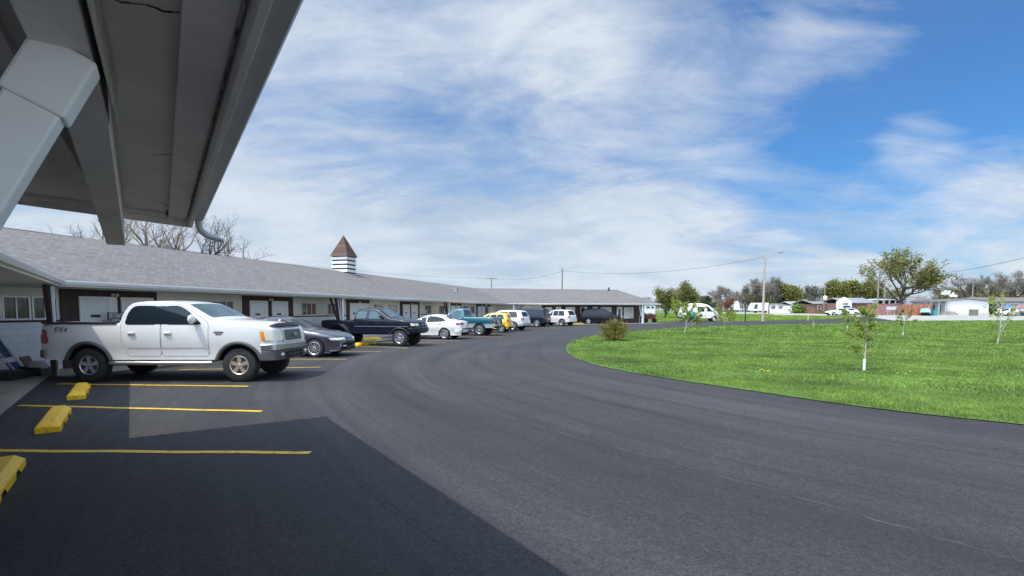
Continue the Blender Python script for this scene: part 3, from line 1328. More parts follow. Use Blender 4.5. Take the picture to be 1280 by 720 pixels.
def door(E, D, x0, x1, z1=2.06, y=SET, z0=0.04, plate=True, side=0.0, m=None, glass=False, label=None, open_=False):
    fr = MB()
    f = .07
    fr.box(x0 - f, x0, y - .035, y + .04, z0, z1 + f)
    fr.box(x1 + side, x1 + side + f, y - .035, y + .04, z0, z1 + f)
    fr.box(x0, x1 + side, y - .035, y + .04, z1, z1 + f)
    if side:
        fr.box(x1, x1 + side, y - .02, y + .02, z0, z1)
        fr.box(x1 + .01, x1 + .03, y - .03, y - .021, z0, z1)
    d = MB()
    d.box(x0 + .004, x1 - .004, y - .016, y + .03, z0 + .01, z1 - .004)
    ob = part(d, 'door', m or door_p, E, D, bevel=.004)
    if label:
        ob['label'] = label
    fr.build('door_frame', white_p, ob)
    h = MB()
    h.ball((x1 - .08, y - .06, 1.0), .032, 10, 7)
    h.tube([(x1 - .08, y - .02, 1.0), (x1 - .08, y - .06, 1.0)], .012, 6)
    h.build('handle', brass, ob, smooth=True)
    if plate:
        q = MB()
        q.box((x0 + x1) / 2 - .14, (x0 + x1) / 2 + .14, y - .024, y - .0162, 1.50, 1.58)
        q.build('number_plate', plate_d, ob)
    if glass:
        q = MB()
        q.box(x0 + .12, x1 - .12, y - .022, y - .0162, 1.0, z1 - .14)
        q.build('pane', win_g, ob)
    return ob


def wall_lamp(E, D, x, z=2.17):
    mb = MB()
    mb.box(x - .05, x + .05, SET - .05, SET - .002, z - .02, z + .10)
    o = part(mb, 'wall_lamp', plate_d, E, D)
    q = MB()
    q.ball((x - .07, SET - .12, z + .02), .055, 10, 7)
    q.ball((x + .07, SET - .12, z + .02), .055, 10, 7)
    q.build('lamp_shade', lamp_g, o, smooth=True)


# ---- long wing: brown two-door bays between white two-window bays
def on_wall(px, E, D, y=SET):
    """x along a wing where a pixel column of the photograph meets its wall"""
    d = pix_dir(px, 392)
    d2 = Vector((d.x, d.y))
    n = nrm(D)
    P0 = E + n * y
    t = n.dot(P0) / n.dot(d2)
    return (d2 * t - E).dot(D)


bayB = [(75, 196), (303, 366), (433, 461.6), (500, 524), (550, 568), (588, 600), (609.5, 637)]
prev = -4.5
NB = len(bayB)
for i, (a, b) in enumerate(bayB):
    xa, xb = on_wall(a, E_AB, DIR_B), on_wall(b, E_AB, DIR_B)
    if i >= 4:
        xa = 2.05 + i * 7.36 if i < 6 else xa
        xb = xa + 3.05 if i < 6 else min(xb, LEN_B - 1)
    # white bay before it: block to the sill, dark band, beige panel with two windows
    if xa - prev > .5:
        wall(E_AB, DIR_B, prev, xa, 0.0, 1.385, blockw)
        bd = MB()
        bd.box(prev, xa, SET - .012, SET + .15, 1.387, 1.443)
        part(bd, 'sill_band', dark_b, E_AB, DIR_B)
        wall(E_AB, DIR_B, prev, xa, 1.445, WT, panel_b, y=SET + .004)
        if i == 0:
            for (p0, p1) in ((-30, 2), (2.5, 38), (40, 72)):
                window(E_AB, DIR_B, on_wall(p0, E_AB, DIR_B), on_wall(p1, E_AB, DIR_B), 1.45, 2.10, SET + .004, drape_d, mull=1)
        else:
            w = xa - prev
            c0 = prev + w * .27
            c1 = prev + w * .73
            for c in (c0, c1):
                window(E_AB, DIR_B, c - .58, c + .58, 1.45, 2.10, SET + .004, drape_d, mull=2)
    wall(E_AB, DIR_B, xa, xb, 0.0, WT, brown, y=SET - .03, th=.26)
    w = xb - xa
    y = SET - .03
    if i == 0:
        d0 = on_wall(101, E_AB, DIR_B)
        door(E_AB, DIR_B, d0, d0 + .78, y=y, side=.22)
        d1 = on_wall(153, E_AB, DIR_B)
        door(E_AB, DIR_B, d1, d1 + .78, y=y, side=.22)
    else:
        door(E_AB, DIR_B, xa + w * .14, xa + w * .14 + .78, y=y, side=.16)
        door(E_AB, DIR_B, xa + w * .56, xa + w * .56 + .78, y=y, side=.16)
    wall_lamp(E_AB, DIR_B, xa + w * .5)
    prev = xb
wall(E_AB, DIR_B, prev, LEN_B + SET * TAN_BC + .3, 0, WT, panel_b)
# ---- near wing wall (beside and behind the photographer)
wall(E_A0, DIR_A, 0, LEN_A + 1.0, 0, WT, blockw, y=2.75)
for k in range(4):
    window(E_A0, DIR_A, 3 + k * 6.2, 4.6 + k * 6.2, 1.0, 2.0, 2.75, drape_d)
    door(E_A0, DIR_A, 6 + k * 6.2, 6.85 + k * 6.2, y=2.75)

# ---- far wing: brown front with doors and curtained windows
cw = lambda p: on_wall(p, E_BC, DIR_C)
zC = 0.0
xl = cw(637)
wall(E_BC, DIR_C, -2.0, cw(677), 0, WT, panel_b)
for p0, p1 in ((645, 652.5), (664, 676)):
    window(E_BC, DIR_C, cw(p0), cw(p1), 1.45, 2.10, SET, None, mull=1)
xe = cw(799)
wall(E_BC, DIR_C, cw(677), xe, 0, WT, brown, y=SET - .02, th=.3)
yc = SET - .02
window(E_BC, DIR_C, cw(681.5), cw(690), .5, 2.08, yc, drape, mull=0, frame=white_p)
door(E_BC, DIR_C, cw(695.5), cw(700.5), y=yc, glass=True, plate=False, label='white half-glazed door behind the white estate car')
window(E_BC, DIR_C, cw(707), cw(718.5), .75, 2.1, yc, drape, mull=1, frame=white_p)
door(E_BC, DIR_C, cw(726.2), cw(730.5), y=yc, plate=False, m=brown_p, side=.28, label='brown door in a white frame with a pale side panel')
door(E_BC, DIR_C, cw(741), cw(746.2), y=yc, glass=True, plate=False)
window(E_BC, DIR_C, cw(750.5), cw(764), .75, 2.1, yc, drape, mull=2, frame=white_p)
door(E_BC, DIR_C, cw(771.5), cw(776.8), y=yc, glass=True, plate=False)
window(E_BC, DIR_C, cw(779.6), cw(791.6), .75, 2.1, yc, drape, mull=1, frame=white_p)
wall(E_BC, DIR_C, xe, xe + .62, 0, WT, blockw, y=SET - .1)
mb = MB()
mb.box(xe + .40, xe + .60, SET - .09, 2 * SLOPE_D - .6, 0, WT)
part(mb, 'wall', blockw, E_BC, DIR_C)
# back walls
for E, D, x0, x1 in ((E_AB, DIR_B, -9.3 * TAN_AB, LEN_B + 9.3 * TAN_BC), (E_BC, DIR_C, -9.3 * TAN_BC, xe + .3), (E_A0, DIR_A, 0, LEN_A + 4)):
    mb = MB()
    mb.box(x0, x1, 8.3, 8.5, 0, WT + .1)
    part(mb, 'wall', blockw, E, D)


# ---- eave posts: white post with a brown flared brace
def post(E, D, x, y=.18, flip=1):
    mb = MB()
    mb.box(x - .075, x + .075, y - .075, y + .075, .03, WT + .01)
    o = part(mb, 'post', white_p, E, D, bevel=.006)
    b = MB()
    # brown board flaring up from the foot to the eave, and a slim leg on each side
    f = flip
    b.prism([(x + f * -.085, .03), (x + f * -.085, WT), (x + f * -.56, WT), (x + f * -.30, 1.25), (x + f * -.27, .03)], y - .05, y + .05, 0)
    b.bar((x + f * -.44, y - .06, WT - .02), (x + f * -.20, y - .06, 1.0), .025, .03, 1)
    b.bar((x + f * -.24, y - .06, WT - .02), (x + f * -.17, y - .06, 1.0), .025, .03, 1)
    b.bar((x + f * -.98, y, WT - .02), (x + f * -.28, y, 1.1), .10, .07, 0)
    b.build('brace', [brown_p, white_p], o)


post(E_AB, DIR_A, -.25, y=.15)
def on_eave(px):
    return on_wall(px, E_AB, DIR_B, .2)


for p in (427, 561):
    post(E_AB, DIR_B, on_eave(p))
post(E_BC, DIR_C, on_wall(642, E_BC, DIR_C, .2), flip=-1)
post(E_BC, DIR_C, on_wall(801.5, E_BC, DIR_C, .4), flip=1)

# ---- cupola on the ridge
k = 20.6
cu = E_AB + nrm(DIR_B) * SLOPE_D + DIR_B * k
cup_loc = Vector((cu.x, cu.y, ZE + RISE - .25))
cbase = MB()
cbase.box(-.53, .53, -.53, .53, -.35, 1.22, 1)
for i in range(4):
    z = .17 + i * .27
    cbase.box(-.565, .565, -.565, .565, z, z + .165, 0)
cbase.box(-.58, .58, -.58, .58, -.30, .06, 0)
cup_white = mat('cupola_white', (0.74, 0.74, 0.73), .6, var=.06)
cup_roof = mat('brown_shingles', (0.095, 0.056, 0.040), .85, brick=('XZ', .25, .13, .01, .5, .35), var=.25, vscale=5)
cupo = cbase.build('cupola', [cup_white, mat('cupola_louvre', (0.045, 0.03, 0.026), .8)], motel, loc=cup_loc - base, rz=math.atan2(DIR_B.y, DIR_B.x))
cr = MB()
tip = (0, 0, 2.62)
c4 = [(-.645, -.645, 1.20), (.645, -.645, 1.20), (.645, .645, 1.20), (-.645, .645, 1.20)]
for i in range(4):
    cr.face([c4[i], c4[(i + 1) % 4], tip])
cr.face(c4[::-1])
cr.build('roof', cup_roof, cupo)
# roof vent box and vent pipe
vb = MB()
vx = on_wall(569.5, E_AB, DIR_B, 2.6)
vz = ZE + RISE * 2.6 / SLOPE_D
vb.box(vx - .2, vx + .2, 2.4, 2.8, vz - .12, vz + .22)
vb.box(vx - .26, vx + .26, 2.34, 2.86, vz + .22, vz + .27)
part(vb, 'roof_vent', mat('vent_metal', (.42, .41, .40), .5, metal=.5), E_AB, DIR_B)
vb = MB()
px_ = on_wall(760.6, E_BC, DIR_C, 4.4)
vb.tube([(px_, 4.4, ZE + RISE - .3), (px_, 4.4, ZE + RISE + .28)], .11, 10)
part(vb, 'vent_pipe', plate_d, E_BC, DIR_C)

# ================================================================== ENTRANCE CANOPY over the camera
can_w = mat('canopy_paint', (0.74, 0.70, 0.67), 0.62, var=.10, vscale=1.1, big=(.8, .07), bump=.15, bscale=25, stain=(2.4, .66, (.55, .51, .47)))
can_t = mat('canopy_trim', (0.78, 0.74, 0.71), 0.6, var=.12, vscale=1.6, bump=.2, bscale=30, stain=(3.5, .64, (.50, .46, .42)))
can_post = mat('canopy_post_paint', (0.82, 0.84, 0.85), 0.5, var=.05, vscale=2.0, stain=(4.5, .64, (.50, .49, .47)))
crack = mat('paint_crack', (0.02, 0.018, 0.016), .9)
gut_m = mat('grey_gutter', (0.42, 0.41, 0.42), .5, var=.06)
CO = Vector((-4.436, 7.298, 2.85))      # far outer lower corner of its fascia
DIR_K = Vector((-0.557, 0.8305)).normalized()
can = thing('entrance_canopy', 'big white canopy overhead with cracked soffit, heavy beam and leaning boxed post', 'canopy', (CO.x, CO.y, 0), math.atan2(DIR_K.y, DIR_K.x))
zs = CO.z                                # underside of the fascia at the outer edge
SL = .07
CL, CWd = 9.6, 5.2


def sl(y):
    return SL * y


def sloped_box(mb, x0, x1, y0, y1, z0, z1, mi=0):
    c = [mb.p((x, y, z + sl(y))) for z in (z0, z1) for y in (y0, y1) for x in (x0, x1)]
    for q in ((0, 2, 3, 1), (4, 5, 7, 6), (0, 1, 5, 4), (2, 6, 7, 3), (0, 4, 6, 2), (1, 3, 7, 5)):
        mb.idx([c[i] for i in q], mi)


mb = MB()
sloped_box(mb, -CL, -.06, .045, CWd, zs + .13, zs + .30)
sof = mb.build('soffit', can_w, can)
mb = MB()
sloped_box(mb, -CL, .03, -.10, CWd, zs + .305, zs + .34)
mb.build('roof', shingle, can)
mb = MB()
sloped_box(mb, -CL, 0, 0, .04, zs, zs + .30)
mb.build('fascia', can_t, can, bevel=.004)
mb = MB()
sloped_box(mb, -.045, 0, .042, CWd, zs + .0, zs + .30)
sloped_box(mb, -.16, -.047, .30, CWd, zs + .075, zs + .128)
mb.build('end_board', can_t, can, bevel=.004)
mb = MB()
sloped_box(mb, -CL, -.05, .075, .27, zs + .085, zs + .128)
mb.build('trim_board', can_t, can, bevel=.004)
# gutter along the outer edge
mb = MB()
prof = [(-.004, zs + .10), (-.125, zs + .10), (-.15, zs + .14), (-.155, zs + .25), (-.15, zs + .26), (-.14, zs + .25), (-.11, zs + .12), (-.004, zs + .12)]
A = [mb.p((-CL, y, z)) for y, z in prof]
B = [mb.p((.0, y, z)) for y, z in prof]
for i in range(len(prof)):
    j = (i + 1) % len(prof)
    mb.idx((A[i], A[j], B[j], B[i]))
mb.idx(A)
mb.idx([mb.p((.0, -.004, zs + .10)), mb.p((0, -.125, zs + .10)), mb.p((0, -.15, zs + .14)), mb.p((0, -.155, zs + .25)), mb.p((0, -.004, zs + .25))])
mb.build('gutter', gut_m, can)
# downspout elbow
mb = MB()
pts = []
for i in range(9):
    a = R(90) * i / 8 * .88
    pts.append((-.07 + .04 * (i / 8), -.075 - .19 * (1 - math.cos(a)), zs + .10 - .04 - .17 * math.sin(a)))
pts.insert(0, (-.07, -.075, zs + .11))
pts.append((-.02, -.075 - .30, zs - .135))
mb.tube(pts, [.043] * len(pts), 10)
for q in pts[1:-1]:
    pass
mb.build('downspout', gut_m, can, smooth=True)
# seams between soffit boards and torn paint
mb = MB()
rng = random.Random(5)
for (x0, y0, dx, dy, n) in ((-.78, .27, -.60, .45, 16), (-.74, .27, -.22, .20, 8), (-.70, .27, -.5, .10, 8), (-5.79, .27, .02, .42, 14), (-3.3, .27, .10, .15, 8)):
    x, y = x0, y0
    for i in range(n):
        x2, y2 = x + dx / n * 2 * rng.random() + rng.uniform(-.02, .02), y + dy / n
        w = .004 + .012 * rng.random() * (1 - i / n)
        mb.face([(x - w, y, zs + .1285 + sl(y)), (x + w, y, zs + .1285 + sl(y)), (x2 + w, y2, zs + .1285 + sl(y2)), (x2 - w, y2, zs + .1285 + sl(y2))])
        x, y = x2, y2
for i in range(26):    # ragged dark gap between trim and fascia
    x = -.1 - i * .25 - rng.uniform(0, .2)
    l = rng.uniform(.05, .3)
    w = rng.uniform(.0015, .005)
    yy = .050
    mb.face([(x, yy, zs + .1275), (x - l, yy + w * .3, zs + .1275), (x - l * .7, yy + w * 2, zs + .1275), (x - l * .2, yy + w * 1.6, zs + .1275)])
for i in range(10):
    x = -.06 - i * .035
    w = rng.uniform(.006, .03)
    mb.face([(x, .272, zs + .127 + sl(.28)), (x - .05, .272, zs + .127 + sl(.28)), (x - .04, .272 + w * 1.6, zs + .1272 + sl(.3)), (x - .01, .272 + w, zs + .1272 + sl(.3))])
for i in range(16):      # nail heads and small holes
    x, y = -rng.uniform(.3, 8), rng.uniform(.35, 3.2)
    r = rng.uniform(.004, .009)
    mb.face([(x + r * math.cos(t), y + r * .8 * math.sin(t), zs + .1288 + sl(y)) for t in (0, 1.05, 2.1, 3.14, 4.2, 5.2)])
mb.build('paint_cracks', crack, sof, fix=False)['kind'] = 'stuff'
# beam with a dropped tail at the far end
bw = .097
KX = -4.8
zb0 = 2.75
tip_z = 2.55


def by(x):
    return .65 + max(0, (x + 5.9)) * .034


mb = MB()
for (xa, xb, za, zb_) in ((-CL + .2, KX, zb0, zb0), (KX, -.08, zb0, tip_z)):
    q = [(xa, by(xa) - bw, za), (xa, by(xa) + bw, za), (xa, by(xa) + bw, zs + .14), (xa, by(xa) - bw, zs + .14)]
    w = [(xb, by(xb) - bw, zb_), (xb, by(xb) + bw, zb_), (xb, by(xb) + bw, zs + .14), (xb, by(xb) - bw, zs + .14)]
    a = [mb.p(v) for v in q]
    b = [mb.p(v) for v in w]
    for i in range(4):
        j = (i + 1) % 4
        mb.idx((a[i], a[j], b[j], b[i]))
    mb.idx(a[::-1])
    mb.idx(b)
mb.build('beam', can_t, can, bevel=.008)
mb = MB()
sloped_box(mb, -CL + .2, -.2, .65 + .197 + bw + .003, .65 + .197 + bw + .09, zs + .06, zs + .128)
mb.build('trim_board', can_t, can)
mb = MB()
mb.box(-CL + .2, KX + .05, by(KX) - bw - .035, by(-9) - bw - .003, zb0 - .012, zs + .16)
mb.build('beam_cladding', mat('weathered_board', (.42, .39, .37), .8, var=.35, vscale=9, stain=(11, .56, (.10, .085, .075))), can, bevel=.004)


# leaning boxed posts with a sleeve at the top
def lean_post(x):
    top = Vector((x, .66, zb0 + .01))
    foot = Vector((x, 1.96, 0.03))
    mb = MB()
    mb.bar(foot, top, .185, .125, 0, up=(1, 0, 0))
    o = mb.build('post', can_post, can, bevel=.012)
    mb = MB()
    d = (foot - top).normalized()
    mb.bar(top + d * .0, top + d * .27, .215, .155, 0, up=(1, 0, 0))
    mb.build('post_sleeve', can_post, o, bevel=.014)


lean_post(-5.7)

# ================================================================== VEHICLES
def veh(name, label, cat, **k):
    root = thing(name, label, cat, group='vehicles parked along the motel')
    return Car(root, **k)


pillar_b = mat('matt_black_pillar', (.006, .006, .007), .6, spec=.12)
dark_trim = mat('grey_trim', (0.085, 0.078, 0.078), .6)
silver_low = mat('silver_cladding', (0.42, 0.42, 0.43), .4, metal=.4)

# ---- white crew-cab pickup, nearest
c = veh('pickup_truck', 'white four-door pickup with grey arch flares and dark tailgate corner, nearest the canopy', 'pickup truck',
        L=5.55, hw=.99, zb=1.34, zr=1.95, hr=.86, sill=.53, wheels=[(.86, .40), (4.40, .40)], ra=.52,
        T=[(0, .86), (.02, 1.02), (.05, 1.20), (.10, 1.28), (.22, 1.345), (.6, 1.405), (1.45, 1.475), (2.08, 1.83), (2.22, 1.875), (2.45, 1.902), (2.8, 1.915), (3.2, 1.908), (3.45, 1.86), (3.60, 1.64), (3.66, 1.41), (3.71, 1.395), (5.42, 1.395), (5.50, 1.37), (5.53, 1.2), (5.55, .85)],
        tags=[(3.70, 5.44, 'pit')], nose=(.5, .10), tail=(.5, .06), er=.055)
wp = paint('white_car_paint', (0.69, 0.675, 0.64))
c.body(wp, {'pit': black_pl})
for sg in (1, -1):
    fd = c.side_patch('door', [(1.56, .62), (2.655, .62), (2.655, 1.845), (2.28, 1.845), (1.84, 1.60), (1.56, 1.40)], wp, .004, (sg,), 1, gap=.008)[0]
    rd_ = c.side_patch('door', [(2.685, .62), (3.45, .62), (3.585, .90), (3.61, 1.36), (3.47, 1.78), (3.33, 1.845), (2.685, 1.845)], wp, .004, (sg,), 1, gap=.008)[0]
    c.side_patch('window', [(1.70, 1.365), (2.55, 1.365), (2.55, 1.81), (2.27, 1.81), (2.06, 1.70)], glass_m, .012, (sg,), 1, parent=fd)
    c.side_patch('window', [(2.79, 1.365), (3.52, 1.365), (3.47, 1.62), (3.37, 1.77), (3.27, 1.81), (2.79, 1.81)], glass_m, .012, (sg,), 1, parent=rd_)
    c.side_patch('pillar_trim', [(2.48, 1.372), (2.86, 1.372), (2.86, 1.80), (2.48, 1.80)], glass_m, .0088, (sg,), 0, parent=fd)
    c.handle(fd, 2.50, 1.16, sg, wp)
    c.handle(rd_, 3.35, 1.16, sg, wp)
    c.side_patch('side_molding', [(1.62, .80), (3.44, .80), (3.44, .822), (1.62, .822)], mat('pale_grey_line', (.45, .44, .42), .5), .007, (sg,), 0)  # thin strip, greyer than the door paint
c.top_patch('windshield', 1.50, 2.10, -.93, .93, glass_l, .006)
c.top_patch('rear_window', 3.50, 3.645, -.8, .8, glass_m, .006)
c.flare(.86, .40, dark_trim, .045)
c.flare(4.40, .40, dark_trim, .045)
c.wheels_all(rims=[rim_t, rim_m], width=.27, rfrac=.56, spokes=5)
c.bumper('front_bumper', True, .74, .90, .10, chrome, wrap=.42)
c.bumper('bumper_valance', True, .50, .738, .085, dark_trim, wrap=.40)
c.bumper('rear_bumper', False, .58, .76, .11, dark_trim, wrap=.18)
g = MB()
for i in range(2):
    for k in range(4):
        y0 = -.52 + k * .265
        g.box(c.L / 2 + .02, c.L / 2 + .092, y0, y0 + .21, .54 + i * .095, .605 + i * .095)
g.build('bumper_slots', well_m, c.root)
g = MB()
for y in (-.70, .70):
    g.ball((c.L / 2 + .068, y, .635), .08, 12, 8, 0, (.22, 1.2, .55))
for part_ in (1,):
    g.build('fog_lamp', lamp_lens, c.root, smooth=True)
# grille: white surround, dark mesh, oval emblem
gs = c.end_patch('grille', True, .93, 1.26, -.64, .64, wp, .035, 9)
gi = c.end_patch('grille_mesh', True, .965, 1.225, -.57, .57, mat('grille_mesh', (.30, .29, .27), .6, brick=('YZ', .05, .03, .012, .15, .1)), .05, 9, parent=gs)
em = MB()
em.lathe([(.001, .0), (.10, .0), (.105, .012), (.001, .016)], 24, 0, 'x', (0, 0, 0))
e = em.build('emblem', chrome, gs, loc=(c.L / 2 + .087, 0, 1.10), smooth=True)
e.scale = (1, 1.0, .48)
em = MB()
em.lathe([(.001, .0), (.082, .0), (.082, .004), (.001, .005)], 24, 0, 'x', (0, 0, 0))
e2 = em.build('emblem', mat('emblem_grey', (.32, .34, .40), .35, metal=.4), gs, loc=(c.L / 2 + .103, 0, 1.10))
e2.scale = (1, 1.0, .44)
for sg in (1, -1):
    hl = c.end_patch('headlight', True, .98, 1.20, sg * .64, sg * 1.20, lamp_lens, .022, 9)
    c.end_patch('indicator', True, .98, 1.20, sg * 1.201, sg * 1.29, amber_lens, .022, 4, parent=hl)
    c.side_patch('tail_light', [(5.30, .93), (5.50, .90), (5.53, 1.24), (5.36, 1.26)], red_lens, .015, (sg,), 1)
# wavy dark bug deflector along the bonnet lip
d = MB()
rows = []
for i in range(33):
    u = -1 + 2 * i / 32
    wv = .006 * math.cos(u * 9.4) + .052 * (1 - abs(u) ** 4)
    x = c.L / 2 - .045 - .13 * u * u
    zz = 1.335 - .03 * u * u
    rows.append([d.p((x - .05, u * .84, zz + .020)), d.p((x + .03, u * .86, zz - .035)), d.p((x + .05, u * .86, zz - .01)), d.p((x + .0, u * .86, zz + .025 + wv * .8)), d.p((x - .02, u * .86, zz + .028 + wv * .8))])
for a, b in zip(rows, rows[1:]):
    for j in range(5):
        d.idx((a[j], b[j], b[(j + 1) % 5], a[(j + 1) % 5]))
d.idx(rows[0])
d.idx(rows[-1][::-1])
d.build('bug_deflector', mat('smoked_plastic', (.022, .023, .026), .45), c.root, smooth=True)
c.mirrors(1.86, 1.42, wp, .24, .22)
for sg in (1, -1):
    rb = MB()
    rb.tube([(c.L / 2 - 1.48, sg * 1.0, .46), (c.L / 2 - 1.60, sg * 1.05, .46), (c.L / 2 - 3.75, sg * 1.05, .46), (c.L / 2 - 3.86, sg * 1.0, .46)], .05, 10)
    for s_ in (1.9, 3.4):
        rb.bar((c.L / 2 - s_, sg * .7, .50), (c.L / 2 - s_, sg * 1.03, .46), .05, .03)
    rb.build('running_board', mat('brushed_steel', (.5, .5, .5), .35, metal=.8), c.root, smooth=True)
    q = c.side_patch('fender_badge', [(1.20, 1.16), (1.42, 1.16), (1.42, 1.20), (1.20, 1.20)], dark_trim, .006, (sg,), 0)
    q = c.side_patch('fender_badge', [(1.24, 1.12), (1.38, 1.12), (1.38, 1.145), (1.24, 1.145)], dark_trim, .006, (sg,), 0)
rl = MB()
for sg in (1, -1):
    rl.box(c.L / 2 - 5.46, c.L / 2 - 3.72, sg * .93 - .05, sg * .93 + .05, 1.385, 1.425)
rl.build('bed_rail_cap', black_pl, c.root, bevel=.01)
c.plate(False, .80)
c.plate(True, .80, mat('emblem_grey', (.3, .3, .3)))


def text_part(name, body, size, m, parent, loc, rot, shear=0.0, ext=.003, label=None):
    cu_ = bpy.data.curves.new(name, 'FONT')
    cu_.body = body
    cu_.size = size
    cu_.shear = shear
    cu_.extrude = ext
    cu_.align_x = 'CENTER'
    cu_.align_y = 'CENTER'
    o = bpy.data.objects.new(name, cu_)
    COL.objects.link(o)
    bpy.context.view_layer.update()
    me = bpy.data.meshes.new_from_object(o.evaluated_get(bpy.context.evaluated_depsgraph_get()))
    bpy.data.objects.remove(o)
    me.materials.clear()
    me.materials.append(m)
    o = link(name, me, parent, loc)
    o.rotation_euler = rot
    if label:
        o['label'] = label
    return o


decal_d = mat('decal_dark', (.10, .09, .10), .4)
decal_r = mat('decal_red', (.35, .03, .03), .4)
yy = c.W(5.0, 1.24) + .006
text_part('decal', 'FX4', .18, decal_d, c.root, (c.L / 2 - 5.02, -yy, 1.235), (R(90), 0, 0), .35, label='dark slanted FX4 decal')
q = at(299, 478.3)
place(c.root, c, (c.L / 2 - .86, -c.hw), (q.x, q.y), 0.5)


def sedan(name, label, cat, m, L=4.75, hw=.90, H=1.46, rim=None, spokes=10, wr=.33, glass=None, tail_l=True):
    c = veh(name, label, cat, L=L, hw=hw, zb=.98, zr=H, hr=.58, sill=.24, wheels=[(.93, wr), (L - 1.02, wr)], ra=wr + .045,
            T=[(0, .52), (.03, .66), (.12, .75), (.35, .84), (.8, .93), (1.32, 1.0), (2.05, H - .12), (2.35, H - .03), (2.7, H), (3.1, H - .02), (3.45, H - .10), (L - .72, 1.13), (L - .35, 1.085), (L - .12, 1.05), (L - .05, .95), (L, .62)],
            tags=[], nose=(.9, .26), tail=(.8, .20), er=.14, bulge=.05)
    c.body(m)
    g = glass or glass_m
    for sg in (1, -1):
        fd = c.side_patch('door', [(1.45, .34), (2.42, .32), (2.44, .98), (2.44, H - .10), (2.2, H - .14), (1.52, 1.0)], m, .003, (sg,), 1, gap=.007)[0]
        rd_ = c.side_patch('door', [(2.46, .32), (3.05, .34), (3.42, .72), (3.50, 1.02), (3.42, H - .17), (2.9, H - .08), (2.46, H - .10)], m, .003, (sg,), 1, gap=.007)[0]
        c.side_patch('window', [(1.66, 1.02), (2.36, 1.0), (2.36, H - .10), (2.2, H - .12), (1.95, H - .23)], g, .008, (sg,), 1, parent=fd)
        c.side_patch('window', [(2.42, 1.0), (3.36, 1.03), (3.62, 1.10), (3.34, H - .19), (2.9, H - .10), (2.42, H - .10)], g, .008, (sg,), 1, parent=rd_)
        c.handle(fd, 2.30, .90, sg, m, .15)
        c.handle(rd_, 3.25, .92, sg, m, .15)
        hl = c.end_patch('headlight', True, .62, .705, sg * .60, sg * 1.36, lamp_lens, .012, 10)
        c.end_patch('tail_light', False, .84, .99, sg * .55, sg * 1.30, red_lens, .012, 9)
        c.end_patch('fog_lamp', True, .38, .43, sg * .55, sg * .95, lamp_lens, .02, 6)
    c.top_patch('windshield', 1.36, 2.10, -.92, .92, g, .005)
    c.top_patch('rear_window', 3.42, L - .78, -.86, .86, g, .005)
    gr = c.end_patch('grille', True, .50, .64, -.42, .42, black_pl, .012, 7)
    c.end_patch('grille_bar', True, .60, .625, -.40, .40, chrome, .02, 7, parent=gr)
    c.end_patch('lower_grille', True, .29, .40, -.52, .52, black_pl, .014, 7)
    c.bumper('front_lip', True, .21, .26, -.03, dark_trim, wrap=.3)
    c.bumper('rear_bumper', False, .40, .58, .015, m, wrap=.35, t=.06)
    c.mirrors(1.72, 1.0, m, .2, .13)
    c.wheels_all(width=.21, rfrac=.70, spokes=spokes, rim=rim)
    c.plate(False, .74)
    return c


c2 = sedan('sedan_car', 'slate grey saloon parked nose-out just behind the white pickup', 'car', paint('slate_paint', (0.075, 0.072, 0.092), .5, .3), L=4.85, H=1.47)
q = at(392.5, 447.2)
place(c2.root, c2, (c2.L / 2 - .93, -c2.hw), (q.x, q.y), -7)
c4 = sedan('sedan_car', 'white saloon parked nose-in between the black and teal pickups', 'car', wp, L=4.55, H=1.45, spokes=6)
q = at(555, 424.6)
place(c4.root, c4, (c4.L / 2 - (c4.L - 1.02), c4.hw), (q.x, q.y), 180 - 15)

